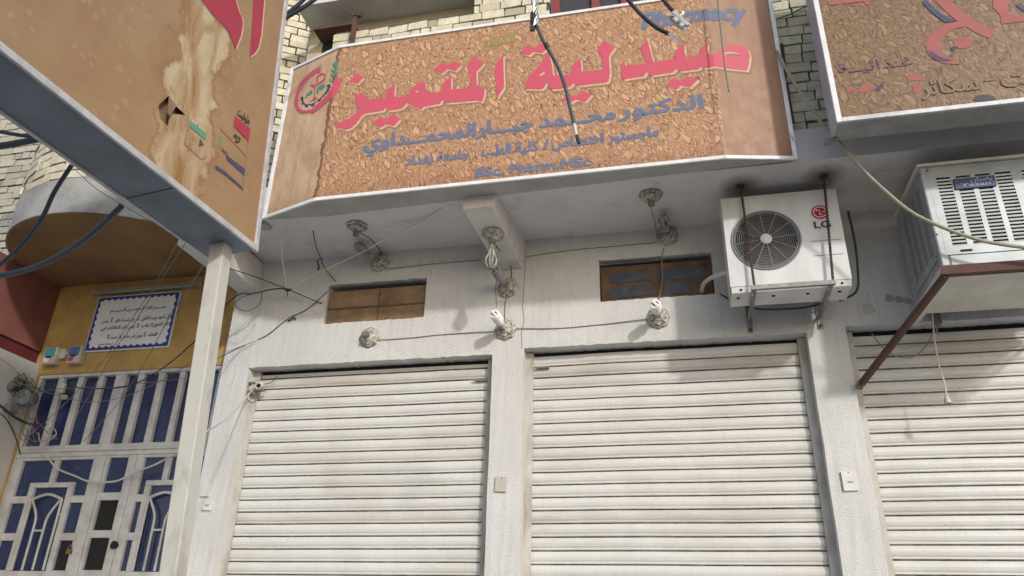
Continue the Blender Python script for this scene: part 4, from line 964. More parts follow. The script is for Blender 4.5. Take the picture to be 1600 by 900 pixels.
pp=thing('sign_pole',(-1.6,-2.05,0),'grimy cream square steel pole under the corner of the stained sign box','pole')
mb=MB(); b_=aty(344,400,-2.075); q0=aty(271,890,-2.075); b_=b_+(b_-q0)*((3.484-b_.z)/(b_.z-q0.z)); a=q0+(q0-b_)*((q0.z-.13)/(b_.z-q0.z)); mb.bar(a,b_,.088,.088,up=(0,1,0)); mb.build('post',M['pole'],pp,bevel=.006)
mb=MB(); mb.box((a.x-.1,-2.18,.126),(a.x+.1,-1.97,.142)); mb.build('base_plate',M['steel'],pp)

# ------------------------------------------------------------------ air conditioner
AX0,AX1,AY,AZ0,AZ1=1.275,2.045,-.50,3.66,4.425
ac=thing('air_conditioner',(1.66,-.4,3.66),'white outdoor air conditioner with round fan and red badge on wall brackets','air conditioner')
fc=Vector((1.543,AY,4.083)); fr_=.222
# front with a round opening
ring_=[(fc.x+fr_*math.cos(2*math.pi*i/48),fc.z+fr_*math.sin(2*math.pi*i/48)) for i in range(48)]
apply2d('front_panel',poly2d([[(AX0,3.745),(AX1,3.745),(AX1,AZ1),(AX0,AZ1)],ring_]),lambda u,v,d:(u,AY-d*0+ (0 if d==0 else -d),v),M['acwhite'],ac,(),.02)
mb=MB(); mb.box((AX0,AY+.022,3.745),(AX0+.012,AY+.25,AZ1)); mb.box((AX1-.012,AY+.022,3.745),(AX1,AY+.25,AZ1)); mb.box((AX0,AY+.24,3.745),(AX1,AY+.25,AZ1)); mb.box((AX0-.004,AY-.004,AZ1),(AX1+.004,AY+.254,AZ1+.018)); mb.box((AX0,AY+.022,3.745),(AX1,AY+.25,3.752))
mb.build('casing',M['acwhite'],ac,bevel=.004)
mb=MB(); mb.hexa([(AX0+.004,AY+.004,3.745),(AX1-.004,AY+.004,3.745),(AX1-.004,AY+.25,3.745),(AX0+.004,AY+.25,3.745),(AX0+.004,AY+.012,3.70),(AX1-.004,AY+.012,3.70),(AX1-.004,AY+.24,3.70),(AX0+.004,AY+.24,3.70)]); bs=mb.build('base_pan',M['acwhite'],ac,bevel=.004)
mb=MB()
for i in range(9):
    x=AX0+.06+i*.08; mb=MB(); mb.box((x,AY+.0035,3.715),(x+.014,AY+.0095,3.728)); mb.build('drain_hole',M['dark'],bs)
for x in (AX0+.05,AX0+.28,AX0+.5,AX0+.7): 
    mb=MB(); mb.lathe((x,AY+.09,3.6995),(0,0,-1),[(.013,0),(.012,.004),(.001,.004)],10); mb.build('drain_hole',M['dark'],bs)
mb=MB(); mb.lathe(fc,(0,1,0),[(fr_,.015),(fr_,.10)],40); 
mb=MB(); n=40
for i in range(n):
    a=2*math.pi*i/n
    for y in (.016,.12): mb.v.append((fc.x+fr_*math.cos(a),AY+y,fc.z+fr_*math.sin(a)))
for i in range(n): j=(i+1)%n; mb.f.append([2*i,2*j,2*j+1,2*i+1])
mb.f.append([2*i+1 for i in range(n)]); mb.build('fan_well',M['acblade'],ac)
mb=MB()
for k in range(3):
    b0=k*2*math.pi/3
    for i in range(8):
        a0=b0+i*.16; a1=a0+.16
        def q_(a,r,dy): return (fc.x+r*math.cos(a),AY+.05+dy,fc.z+r*math.sin(a))
        d0=.04*(i/8); d1=.04*((i+1)/8)
        mb.add([q_(a0,.05,d0),q_(a1,.05,d1),q_(a1,.195,d1),q_(a0,.195,d0)],[(0,1,2,3)])
        mb.add([q_(a0,.05,d0+.004),q_(a1,.05,d1+.004),q_(a1,.195,d1+.004),q_(a0,.195,d0+.004)],[(3,2,1,0)])
mb.build('fan_blades',M['acblade'],ac)
mb=MB()
def circ(r,y,t): mb.tube([(fc.x+r*math.cos(2*math.pi*i/48),y,fc.z+r*math.sin(2*math.pi*i/48)) for i in range(49)],t,5)
for i in range(14): circ(.055+i*.0122,AY-.014+.010*((i/13)**2),.0019)
circ(fr_+.004,AY-.004,.007); circ(fr_-.012,AY-.006,.003)
for i in range(12):
    a=2*math.pi*i/12+.1; mb.tube([(fc.x+.04*math.cos(a),AY-.016,fc.z+.04*math.sin(a)),(fc.x+.15*math.cos(a),AY-.014,fc.z+.15*math.sin(a)),(fc.x+(fr_-.002)*math.cos(a),AY-.006,fc.z+(fr_-.002)*math.sin(a))],.0028,5)
gl=mb.build('fan_grille',M['acgrill'],ac,smooth=True)
mb=MB(); mb.lathe((fc.x,AY-.010,fc.z),(0,-1,0),[(.040,0),(.040,.008),(.034,.013),(.001,.014)],24); mb.build('grille_hub',M['acwhite'],gl,smooth=True)
lc=Vector((1.918,AY,4.264)); mb=MB(); mb.lathe(lc,(0,-1,0),[(.055,0),(.055,.003),(.001,.0032)],32); bd=mb.build('badge',M['lgred'],ac)
yb=AY-.0045
def arcband(r0,r1,a0,a1,n=30):
    A_=[(lc.x+r1*math.cos(R(a0+(a1-a0)*i/n)),lc.z+r1*math.sin(R(a0+(a1-a0)*i/n))) for i in range(n+1)]
    return A_+[(lc.x+r0*math.cos(R(a1-(a1-a0)*i/n)),lc.z+r0*math.sin(R(a1-(a1-a0)*i/n))) for i in range(n+1)]
V=[];FF=[]
addvf(poly2d([arcband(.038,.044,20,360)])); 
for x0,x1,z0,z1 in ((-.004,.001,-.022,.022),(-.004,.016,-.024,-.019),(.014,.040,-.002,.003)): addvf(poly2d([[(lc.x+x0,lc.z+z0),(lc.x+x1,lc.z+z0),(lc.x+x1,lc.z+z1),(lc.x+x0,lc.z+z1)]]))
addvf(poly2d([[(lc.x-.020+.007*math.cos(i*.6283),lc.z+.016+.007*math.sin(i*.6283)) for i in range(10)]]))
apply2d('emblem',(V,FF),lambda u,v,d:(u,yb,v),M['white'],bd)
a=aty(1272,356.5,AY); b_=aty(1294,355.5,AY)
apply2d('lettering',fit(text2d('LG',.035),a.x,b_.x+.02,(a.z+b_.z)/2,.052),lambda u,v,d:(u,AY-.0025,v),M['lggrey'],ac)
for z in (4.04,3.93):
    mb=MB(); mb.box((1.83,AY-.0025,z),(2.02,AY-.0005,z+.004)); mb.build('crease',M['acgrill'],ac)
# brackets, rods, pipes
bk=thing('wall_bracket',(1.66,0,3.6),'grey steel bracket pair carrying the white air conditioner on the wall','bracket')
for x in (1.42,1.90):
    mb=MB(); mb.box((x-.016,-.54,3.686),(x+.016,-.005,3.695)); mb.box((x-.016,-.53,3.655),(x-.012,-.03,3.686)); mb.box((x-.018,-.010,3.60),(x+.018,-.003,3.9)); arm=mb.build('bracket_arm',M['steel'],bk)
    mb=MB(); mb.lathe((x,-.012,3.62),(0,-1,0),[(.012,0),(.012,.012),(.001,.013)],6); mb.build('bolt',M['rust'],arm)
mb=MB(); mb.bar((1.40,-.545,3.705),(1.93,-.545,3.705),.03,.03); mb.build('crossbar',M['steel'],bk)
for (px,py),x,lab in (((1157,290),1.425,'rusty twisted rod hanging from the soffit across the fan grille'),((1287,275),1.915,'rusty twisted rod hanging from the soffit across the red badge')):
    p=atz(px,py,4.52); t=thing('hanging_rod',p,lab,'steel rod','rods holding the air conditioner')
    mb=MB(); e=Vector((x,-.552,3.70)); N_=60; d=(e-p); pts=[]
    for i in range(N_+1): pts.append(p+d*(i/N_))
    mb.tube(pts,[.0075+.0018*(i%2) for i in range(N_+1)],6); mb.build('rod',M['rebar'],t)
    mb=MB(); mb.lathe(p+Vector((0,0,.0)),(0,0,-1),[(.028,.001),(.026,.012),(.01,.02)],6); mb.build('nut_plate',M['rebar'],t)
def wire(name,pts,r,mat,label,cat,group=None,n=6,k=6):
    mb=MB(); P=[aty(*q) for q in pts]; mb.tube(smoothpts(P,k),r,n); o=mb.build(name,M[mat],None,True)
    return tag(o,label,cat,group)
wire('refrigerant_pipe',[(1096,458,.05),(1100,443,-.03),(1115,432,-.15),(1140,424,-.28)],.017,'whitewire','thick white pipe from the blue paned vent into the air conditioner','pipe')
wire('drain_cable',[(1118,455,.02),(1145,470,-.03),(1180,482,-.06),(1225,483,-.06),(1270,478,-.06),(1312,462,-.1)],.006,'cable','black cable sagging beneath the air conditioner','cable')
wire('drain_cable',[(1325,330,-.25),(1335,375,-.27),(1340,420,-.27),(1338,455,-.25),(1312,470,-.12)],.008,'cable','black cable looping down beside the right side of the air conditioner','cable')

# ------------------------------------------------------------------ evaporative cooler
co=thing('evaporative_cooler',(2.95,-.5,3.64),'galvanised slatted cooler box on a rusty stand under the right sign','cooler')
KX0,KX1,KY0,KY1,KZ0,KZ1=2.49,3.38,-.80,-.16,3.645,4.36
# corner posts and frame
mb=MB()
for x,y in ((KX0,KY0),(KX1-.05,KY0),(KX0,KY1-.05),(KX1-.05,KY1-.05)): mb.box((x,y,KZ0),(x+.05,y+.05,KZ1))
mb.box((KX0+.05,KY0+.004,KZ0),(KX1-.05,KY0+.03,3.725)); mb.box((KX0+.05,KY0+.004,4.315),(KX1-.05,KY0+.03,KZ1)); mb.box((KX0+.004,KY0+.05,KZ0),(KX0+.03,KY1-.05,3.72)); mb.box((KX0+.004,KY0+.05,4.30),(KX0+.03,KY1-.05,KZ1)); mb.box((KX0+.02,KY1-.03,KZ0),(KX1-.02,KY1-.01,KZ1)); mb.box((KX1-.03,KY0+.05,KZ0),(KX1-.01,KY1-.05,KZ1))
mb.build('frame',M['cooler'],co,bevel=.012)
mb=MB(); mb.box((KX0-.012,KY0-.012,KZ1),(KX1+.012,KY1+.012,KZ1+.022)); mb.build('lid',M['coolerpan'],co,bevel=.008)
mb=MB(); mb.box((KX0-.014,KY0-.014,KZ0-.035),(KX1+.014,KY1+.01,KZ0-.001)); mb.box((KX0+.02,KY0+.02,KZ0-.05),(KX1-.02,KY1-.02,KZ0-.035)); pan=mb.build('water_pan',M['coolerpan'],co,bevel=.008)
mb=MB()
for i in range(9): x=KX0+.05+i*.095; mb.box((x,KY0-.018,KZ0-.03),(x+.045,KY0-.0135,KZ0-.006))
mb.build('pan_rib',M['coolerpan'],pan,bevel=.002)
def louvre(cols,z0,z1,n,F,name):
    # sheet with rows of slots: frame strips plus tilted slats
    mb=MB(); U0,U1=cols[0][0]-.045,cols[-1][1]+.045
    def bx(u0,u1,a,b_,d0=0,d1=.006):
        mb.hexa([F(u0,a,d0),F(u1,a,d0),F(u1,a,d1),F(u0,a,d1),F(u0,b_,d0),F(u1,b_,d0),F(u1,b_,d1),F(u0,b_,d1)])
    bx(U0,U1,z1,z1+.05); bx(U0,U1,z0-.055,z0)
    es=[U0]+[q for c in cols for q in c]+[U1]
    for a,b_ in zip(es[0::2],es[1::2]): bx(a,b_,z0,z1)
    h=(z1-z0)/n
    for a,b_ in cols:
        for i in range(n):
            z=z0+i*h
            mb.hexa([F(a,z,.002),F(b_,z,.002),F(b_,z+.002,.018),F(a,z+.002,.018),F(a,z+h*.45,.0),F(b_,z+h*.45,.0),F(b_,z+h*.5+.004,.016),F(a,z+h*.5+.004,.016)])
    return mb.build(name,M['cooler'],co)
FFr=lambda u,v,d:(u,KY0-.001+d,v)
louvre([(2.575,2.657),(2.69,2.772),(2.80,2.883),(2.913,3.0),(3.06,3.14),(3.175,3.255)],3.775,4.268,20,FFr,'front_louvre')
louvre([(KY0+.09,KY0+.17),(KY0+.205,KY0+.285),(KY0+.32,KY0+.40),(KY0+.435,KY0+.52)],3.775,4.25,20,lambda u,v,d:(KX0+.002+d,u,v),'side_louvre')
mb=MB(); mb.box((KX0+.05,KY0+.05,KZ0+.02),(KX1-.05,KY1-.05,KZ1-.02)); mb.build('wet_pad',M['dark'],co)
mb=MB(); mb.lathe((2.70,KY0-.002,3.735),(0,-1,0),[(.001,0),(.012,.001),(.012,.002)],10); 
mb=MB(); mb.box((2.61,KY0-.006,3.735),(2.675,KY0-.0015,3.748)); mb.build('slot',M['dark'],co,bevel=.003)
for px,py in ((1463,400),(1466,414),(1461,352),(1464,366),(1437,272),(1448,267)): p=aty(px,py,KY0-.001); mb=MB(); mb.lathe(p,(0,-1,0),[(.006,0),(.004,.003),(.001,.003)],8); mb.build('screw',M['rust'],co)
mb=MB(); mb.box((2.668,KY0-.012,4.168),(2.902,KY0-.004,4.245)); bd=mb.build('badge',M['badge'],co,bevel=.002)
V=[];FF=[]
addvf(fit(text2d(shape('ياسان'),.02),2.76,2.885,4.213,.026)); addvf(fit(text2d('Yasan',.012),2.70,2.87,4.180,.024,.7))
apply2d('lettering',(V,FF),lambda u,v,d:(u,KY0-.0135,v),M['badgetext'],bd)
st=thing('cooler_stand',(2.6,-.4,3.2),'rusty angle iron stand with a diagonal strut under the slatted cooler','metal stand')
mb=MB(); zf=KZ0-.055; mb.box((KX0-.02,KY0-.03,zf-.012),(KX1+.05,KY0+.015,zf)); mb.box((KX0-.02,KY0-.034,zf-.012),(KX1+.05,KY0-.029,zf+.045)); mb.build('front_angle',M['rust'],st)
mb=MB(); mb.box((KX0+.0,KY0+.016,zf-.010),(KX0+.035,-.003,zf-.001)); mb.box((KX1,KY0+.016,zf-.010),(KX1+.035,-.003,zf-.001)); mb.build('side_angle',M['coolerpan'],st)
p0=Vector((KX0+.0,KY0-.01,zf-.012)); p1=aty(1341,606,-.012)
mb=MB(); mb.bar(p0,p1,.034,.034,up=(0,0,1)); mb.build('strut',M['rust'],st)
mb=MB()
for i in range(5): mb.tube(smoothpts([p1+Vector((.02*math.cos(i*1.3),-.03,.02*math.sin(i*1.7)+.01*i)),p1+Vector((.035,-.04,.01*i)),p1+Vector((-.02,-.035,.012*i-.02))]),.003,5)
mb.build('binding_wire',M['greywire'],st)

# ------------------------------------------------------------------ lamp holders
def lamp(o,ax,bulb,label,tilt=None,dirty=True,size=1.0):
    o=Vector(o); ax=Vector(ax).normalized(); t=thing('lamp_holder',o,label,'lamp holder','lamp holders under the shop soffit')
    e=ax.orthogonal().normalized()
    mb=MB(); k=size; mb.lathe(o,ax,[(.082*k,.002),(.085*k,.010),(.078*k,.018),(.064*k,.022),(.066*k,.030),(.052*k,.040),(.036*k,.050),(.028*k,.056),(.001,.056)],32,8,.055)
    bmesh_=mb.build('rose',M['ceramic'],t,smooth=True)
    q=MB(); bb=ax.cross(e)
    for i in range(8):
        a=i*math.pi/4; c=o+ax*.026+(e*math.cos(a)+bb*math.sin(a))*.058; q.lathe(c,ax,[(.013,0),(.011,.008),(.001,.012)],8)
    q.build('petal',M['ceramic'],bmesh_,smooth=True)
    d=Vector(tilt).normalized() if tilt else ax
    s=o+ax*.045
    mb=MB(); mb.lathe(s,d,[(.023,0),(.025,.01),(.025,.045),(.021,.05),(.001,.05)],16); mb.build('socket',M['socket'] if dirty else M['ceramic'],t,smooth=True)
    if bulb:
        bm_=M['bulbdirty'] if dirty else M['bulb']; b0=s+d*.05; e=d.orthogonal().normalized(); f=d.cross(e)
        mb=MB(); mb.lathe(b0,d,[(.019,0),(.026,.012),(.027,.04),(.02,.046),(.001,.046)],16); mb.build('ballast',bm_,t,smooth=True)
        b1=b0+d*.046; mb=MB()
        if bulb=='spiral':
            for ph in (0,math.pi):
                pts=[]
                for i in range(61):
                    u=i/60; a=ph+u*2*math.pi*2.6; rr=.030
                    pts.append(b1+d*(.006+.098*u)+(e*math.cos(a)+f*math.sin(a))*rr)
                mb.tube(pts,.0105,7)
            a1_=2*math.pi*2.6; e=e*math.cos(a1_)+f*math.sin(a1_); f=d.cross(e); top=b1+d*.106
            mb.tube(smoothpts([top+e*.030-d*.004,top+e*.015+f*.018+d*.004,top+d*.006,top-e*.015-f*.018+d*.004,top-e*.030-d*.004]),.0105,7)
        else:
            for i in range(4):
                a=i*math.pi/2+.5; rd=e*math.cos(a)+f*math.sin(a); sd=d.cross(rd)
                for sg in (-1,1):
                    mb.tube(smoothpts([b1+rd*.012+sd*sg*.008,b1+rd*.022+sd*sg*.011+d*.05,b1+rd*.040+sd*sg*.011+d*.10,b1+rd*.030+sd*sg*.008+d*.145,b1+rd*.010+sd*sg*.002+d*.165]),.0075,7)
        mb.build('bulb',bm_,t,smooth=True)
    return t
lamp((-1.53,-.004,3.745),(0,-1,0),None,'bare lamp holder without bulb on the wall, below the tan boarded vent')
lamp((-.40,-.004,3.742),(0,-1,0),'spiral','clean white spiral bulb in a holder on the wall above the middle pillar',(-.18,-1,.16),False)
lamp((.772,-.004,3.762),(0,-1,0),'spiral','clean white spiral bulb in a holder under the blue paned vent',(-.05,-1,.02),False)
lamp((-1.515,-.004,4.425),(0,-1,0),'petal','dusty looped bulb in a wall holder just above the tan boarded vent',(-.45,-1,.15))
lamp((-.392,-.004,4.10),(0,-1,0),'spiral','dusty bulb in a shaded wall holder under the concrete beam end',(-.25,-1,.25))
lamp((.882,-.004,4.452),(0,-1,0),'petal','dusty looped bulb in a wall holder above the blue paned vent',(-.1,-1,.0))
lamp((-1.53,-.483,4.52),(0,0,-1),None,'empty lamp holder on the soffit, left of the concrete beam')
lamp((.785,-.525,4.52),(0,0,-1),None,'empty lamp holder on the soffit between the beam and the air conditioner')
p=atz(770,370,4.325); lamp((p.x,p.y,4.41-.145*(p.y+.75)/.75-.004),(0,-.1,-1),'petal','large dusty looped bulb hanging from the underside of the concrete beam')

# ------------------------------------------------------------------ small wall things
def plate(name,px,py,w_,h_,mat,label,cat,rot=0):
    p=aty(px,py,-.002); t=thing(name,p,label,cat)
    mb=MB(); c,s=math.cos(rot),math.sin(rot); P=[]
    for y in (-.016,-.001):
        for u,v in ((-w_/2,-h_/2),(w_/2,-h_/2),(w_/2,h_/2),(-w_/2,h_/2)): P.append((p.x+u*c-v*s,y,p.z+u*s+v*c))
    mb.hexa(P); mb.build('plate',M[mat],t,bevel=.003); return t,p
t,p=plate('notice_card',783,757,.085,.105,'cardboard','small curled card stuck to the middle pillar between the shutters','card',-.05)
mb=MB(); mb.lathe((p.x+.005,-.017,p.z+.042),(0,-1,0),[(.004,0),(.001,.003)],8); mb.build('pin',M['ink'],t)
t,p=plate('notice_card',1327,752,.09,.125,'switch','white card on the pillar below the air conditioner, right of it','card',.02)
mb=MB(); mb.box((p.x-.012,-.019,p.z-.01),(p.x+.02,-.0165,p.z-.004)); mb.build('print_line',M['meterblue'],t); mb=MB(); mb.lathe((p.x+.0,-.017,p.z+.055),(0,-1,0),[(.004,0),(.001,.003)],8); mb.build('pin',M['ink'],t)
t,p=plate('wall_socket',325,790,.075,.075,'switch','white wall socket on the left end of the stucco wall, beside the pole','socket',-.03)
mb=MB(); mb.box((p.x-.012,-.0185,p.z-.008),(p.x-.006,-.0165,p.z+.008)); mb.box((p.x+.006,-.0185,p.z-.008),(p.x+.012,-.0165,p.z+.008)); mb.build('pin_hole',M['ink'],t)
plate('blank_plate',322,766,.075,.10,'plaster','blank grey cover plate just above the white wall socket','cover plate',.0)
for px,py in ((1320,625),(468,482),(455,470),(800,610)):
    pass
# cctv camera
p=aty(402,602,.03); t=thing('security_camera',p,'small white security camera wrapped in tape in the corner of the left shutter','camera')
ax=Vector((.35,-1,-.45)).normalized(); mb=MB(); mb.lathe(p+Vector((.0,.05,.02)),ax,[(.026,0),(.028,.01),(.028,.085),(.024,.09),(.02,.084),(.001,.082)],20); mb.build('body',M['switch'],t,smooth=True)
mb=MB(); mb.lathe(p+Vector((.0,.05,.02))+ax*.083,ax,[(.018,0),(.015,.005),(.001,.005)],16); mb.build('lens',M['blackglass'],t,smooth=True)
mb=MB(); rnd=random.Random(2)
for i in range(16):
    c=p+Vector((-.055+rnd.uniform(-.045,.045),.02+rnd.uniform(-.03,.03),-.005+rnd.uniform(-.05,.06))); s=rnd.uniform(.012,.028)
    mb.hexa([c+Vector((x*s*rnd.uniform(.5,1.2),y*s,z*s*rnd.uniform(.5,1.2))) for z in(-1,1) for x,y in((-1,-1),(1,-1),(1,1),(-1,1))])
mb.build('tape_wrap',M['cardboard'],t,bevel=.004)
mb=MB(); mb.box((p.x-.03,p.y-.02,p.z-.045),(p.x+.06,p.y+.04,p.z-.035)); mb.build('mount',M['steel'],t)

# steel post and rods around the sign
a=aty(556,25,-.80); b_=aty(550,72,-.80); t=thing('steel_post',b_,'short rusty post with forked top behind the pharmacy sign','steel post')
mb=MB(); mb.bar(b_-Vector((0,0,.25)),a,.035,.03,up=(0,1,0)); mb.build('post',M['rust'],t); mb=MB(); mb.bar(a+Vector((-.045,0,.03)),a+Vector((.01,0,-.01)),.02,.02,up=(0,1,0)); mb.bar(a+Vector((.05,0,.0)),a+Vector((-.01,0,-.005)),.025,.03,up=(0,1,0)); mb.build('fork',M['rust'],t)
o=wire('thin_rod',[(1119,-20,-1.06),(1131,90,-1.06),(1139,143,-1.06)],.006,'greywire','thin grey rod hanging before the right end of the pharmacy sign','rod')
o=wire('steel_tube',[(1221,70,-.77),(1228,130,-.775),(1238,192,-.775)],.016,'rust','brown steel tube on the brickwork in the gap between two signs','tube')
wire('loose_cord',[(1233,112,-.80),(1226,140,-.80),(1231,165,-.80),(1227,190,-.80)],.004,'whitewire','pale cord dangling beside the brown tube between two signs','cord')
wire('loose_cord',[(1235,210,-.85),(1240,217,-.86),(1246,222,-.87)],.003,'whitewire','short pale cord end poking out behind the right wing of the pharmacy sign','cord')
wire('loose_cord',[(1212,30,-.74),(1235,22,-.745),(1262,8,-.745)],.005,'wire','dark cord across the bricks at the top between two signs','cord')

# ------------------------------------------------------------------ cables
g_='black service cables'
wire('power_cable',[(-30,437,-2.3),(0,431,-2.35),(50,419,-2.4),(100,396,-2.45),(150,360,-2.5),(190,322,-2.55)],.016,'bluecable','thick slate cable sweeping lowest under the stained sign box','cable',g_,8)
wire('power_cable',[(-30,428,-2.2),(0,413,-2.25),(35,382,-2.3),(65,342,-2.35),(85,300,-2.4),(112,258,-2.45)],.013,'bluecable','steeper slate cable rising behind the stained sign box','cable',g_,8)
for i,(y0,y1,lab) in enumerate(((206,214,'upper of two slate cables crossing at left edge below the stained sign box'),(228,217,'lower of two slate cables crossing at left edge below the stained sign box'))):
    wire('power_cable',[(-30,y0-2 if i==0 else y0+3,-2.6),(0,y0,-2.6),(30,y0+5 if i==0 else y0-5,-2.6),(62,y1,-2.6)],.011 if i==0 else .018,'bluecable',lab,'cable',g_,8)
for i,(a,b_,lab) in enumerate((((438,27),(492,-22),'upper black cable between the stained sign box and the brick balcony'),((436,34),(515,-20),'black cable between the stained sign box and the brick balcony, lower of the pair'))):
    wire('power_cable',[(a[0]-20,a[1]+12,-1.4),(a[0]+14,a[1]-8,-1.4),((a[0]+b_[0])/2+8,(a[1]+b_[1])/2-2,-1.4),(*b_,-1.4)],.017,'cable',lab,'cable',g_,8)
# three cut cables in front of the pharmacy sign
t=thing('cut_cable',aty(836,40,-2.6),'long cut cable drooping across the pink title of the pharmacy sign','cable','cut cables over the pharmacy sign')
mb=MB(); mb.tube(smoothpts([aty(*q,-2.6) for q in ((838,38),(846,58),(857,78),(871,103),(882,132),(890,165),(897,194))]),.0085,8); mb.build('sheath',M['bluecable'],t,True)
mb=MB(); mb.tube([aty(*q,-2.6) for q in ((897,193),(899,203),(901,212))],.0078,8); mb.build('tape',M['whitewire'],t,True)
mb=MB(); mb.tube([aty(*q,-2.6) for q in ((901,211),(903,217),(905,224))],[.008,.0088,.008],8); e=mb.build('end_cap',M['cable'],t,True)
mb=MB(); mb.tube([aty(852.5,69,-2.6),aty(855.5,75,-2.6)],.012,8); mb.build('knot',M['cable'],t,True)
t=thing('twisted_strands',aty(835,20,-2.6),'bundle of twisted silver strands bound with black tape at the top of the pharmacy sign','wire bundle')
mb=MB()
for i in range(7):
    a=i*.9; pts=[]
    for k in range(14):
        q=aty(838-k*.45+0*k,42-k*6.5,-2.6); th=a+k*.8; rr=.0105+.0027*(i%3); pts.append(q+Vector((math.cos(th)*rr,math.sin(th)*rr,0)))
    mb.tube(pts,.0037,5)
mb.build('strands',M['copper'],t,True)
mb=MB(); mb.tube([aty(834,21,-2.6),aty(834,28,-2.6),aty(835,38,-2.6)],[.017,.0185,.013],10); mb.box(aty(831,40,-2.6)-Vector((.008,.007,.033)),aty(833,34,-2.6)+Vector((.008,.007,0))); mb.build('tape',M['cable'],t)
t=thing('cut_cable',aty(1045,52,-2.6),'black cable with bare frayed end pointing at the English word on the pharmacy sign','cable','cut cables over the pharmacy sign')
mb=MB(); mb.tube(smoothpts([aty(*q,-2.6) for q in ((968,-20),(983,2),(1003,24),(1024,42),(1045,53))]),.010,8); mb.build('sheath',M['cable'],t,True)
mb=MB(); rnd=random.Random(8)
for i in range(12):
    a=aty(1043,52,-2.6); b_=aty(1062+rnd.uniform(-2,1),64+rnd.uniform(-2.5,2.5),-2.6+rnd.uniform(-.01,.01)); o_=Vector((rnd.uniform(-.0053,.0053),rnd.uniform(-.0053,.0053),rnd.uniform(-.0053,.0053))); mb.tube([a+o_,(a+b_)/2+o_,b_],.0021,5)
mb.build('bare_strands',M['copper'],t,True)
t=thing('cut_cable',aty(1053,20,-2.6),'black cable ending in a bolted silver clamp over the English word on the pharmacy sign','cable','cut cables over the pharmacy sign')
mb=MB(); mb.tube(smoothpts([aty(*q,-2.6) for q in ((1025,-18),(1035,-2),(1044,9),(1052,18))]),.010,8); mb.build('sheath',M['cable'],t,True)
c0=aty(1053,20,-2.61); c1=aty(1074,39,-2.61); dn=(c1-c0).normalized(); sd=Vector((0,-1,0)).cross(dn).normalized()
if sd.z>0: sd=-sd
mb=MB(); mb.bar(c0-dn*.0067,c1+dn*.0067,.0175,.0175,up=(0,1,0)); mb.bar(c0+sd*.023+dn*.003,c1+sd*.023,.023,.03,up=(0,1,0)); cl=mb.build('clamp',M['silver'],t,bevel=.004)
mb=MB()
for k in (.25,.72): mb.lathe(c0+(c1-c0)*k+sd*.023+Vector((0,-.0147,0)),(0,-1,0),[(.010,0),(.010,.008),(.001,.009)],6)
mb.build('bolt',M['steel'],cl)
mb=MB()
for i in range(8): mb.tube([c1+sd*.02,c1+sd*(.013+.0027*i)+dn*(.02+.004*(i%3))],.002,5)
mb.tube(smoothpts([c0+dn*.033-sd*.0067,c0+dn*.033-sd*.023,c0+dn*.02-sd*.037]),.0033,6); mb.tube(smoothpts([c0+dn*.047-sd*.0067,c0+dn*.037-sd*.027,c0+dn*.03-sd*.04]),.0027,6)
mb.build('bare_strands',M['copper'],t,True)
# hose
wire('garden_hose',[(1214,80,-.85),(1235,120,-.92),(1262,162,-.97),(1290,200,-1.00),(1312,222,-1.0),(1345,262,-.95),(1385,300,-.92),(1425,332,-.92),(1470,354,-.92),(1520,372,-.92),(1560,381,-.92),(1640,392,-.92)],.011,'hose','beige hose looping from behind the right sign across the slatted cooler','hose',None,8)
# wires on and over the wall
gw='thin wires strung over the wall'
wire('thin_wire',[(449,340,-.62),(446,365,-.5),(440,385,-.4),(443,420,-.25),(448,452,-.12)],.0055,'whitewire','white wire hanging from the soffit down to the twisted joint','wire',gw)
wire('thin_wire',[(448,453,-.12),(478,437,-.15),(510,420,-.2),(560,397,-.3),(610,370,-.4),(660,345,-.5),(702,317,-.66)],.0042,'whitewire','grey wire rising from the twisted joint to the sign underside','wire',gw)
wire('thin_wire',[(330,410,-1.2),(360,420,-.8),(400,433,-.4),(449,452,-.12),(485,467,-.06),(516,479,.05)],.0045,'wire','dark wire from the pole past the twisted joint to the tan vent','wire',gw)
wire('thin_wire',[(449,451,-.12),(425,452,-.15),(395,459,-.3),(370,462,-.35),(330,500,-.05),(300,537,.15),(250,578,.22),(200,603,.24),(140,607,.24),(104,603,.24)],.006,'wire','thick dark wire from the twisted joint down across the blue door glass','wire',gw)
wire('thin_wire',[(340,560,-.3),(381,540,-.01),(415,525,-.01),(450,498,-.01),(480,483,-.01),(512,455,-.01)],.0035,'wire','dark wire slanting along the wall left of the tan vent','wire',gw)
wire('thin_wire',[(483,336,-.60),(489,362,-.45),(494,385,-.32),(500,400,-.2),(508,420,-.10),(525,440,-.01)],.004,'wire','dark drooping wire with a black knot near the empty soffit holder','wire',gw)
wire('thin_wire',[(590,531,-.012),(640,528,-.006),(700,522,-.006),(782,517,-.012)],.0035,'greywire','wire on the wall between the empty holder and the middle white bulb','wire',gw)
wire('thin_wire',[(806,513,-.012),(870,513,-.006),(940,507,-.006),(1014,498,-.012)],.0035,'greywire','wire on the wall linking the two white spiral bulbs','wire',gw)
wire('thin_wire',[(607,420,-.01),(680,412,-.006),(752,406,-.006)],.003,'greywire','wire on the shaded wall between the tan vent lamp and the beam','wire',gw)
wire('thin_wire',[(822,401,-.008),(900,390,-.006),(970,384,-.006),(1028,378,-.01)],.003,'greywire','wire on the shaded wall right of the beam towards the blue vent lamp','wire',gw)
wire('thin_wire',[(563,364,-.47),(578,373,-.35),(592,388,-.15),(597,402,-.02)],.004,'wire','short wire curving from the empty soffit holder to the wall lamp','wire',gw)
wire('thin_wire',[(774,384,-.32),(785,396,-.2),(797,412,-.06),(800,440,-.01)],.004,'wire','short wire from the beam bulb to the shaded wall lamp below','wire',gw)
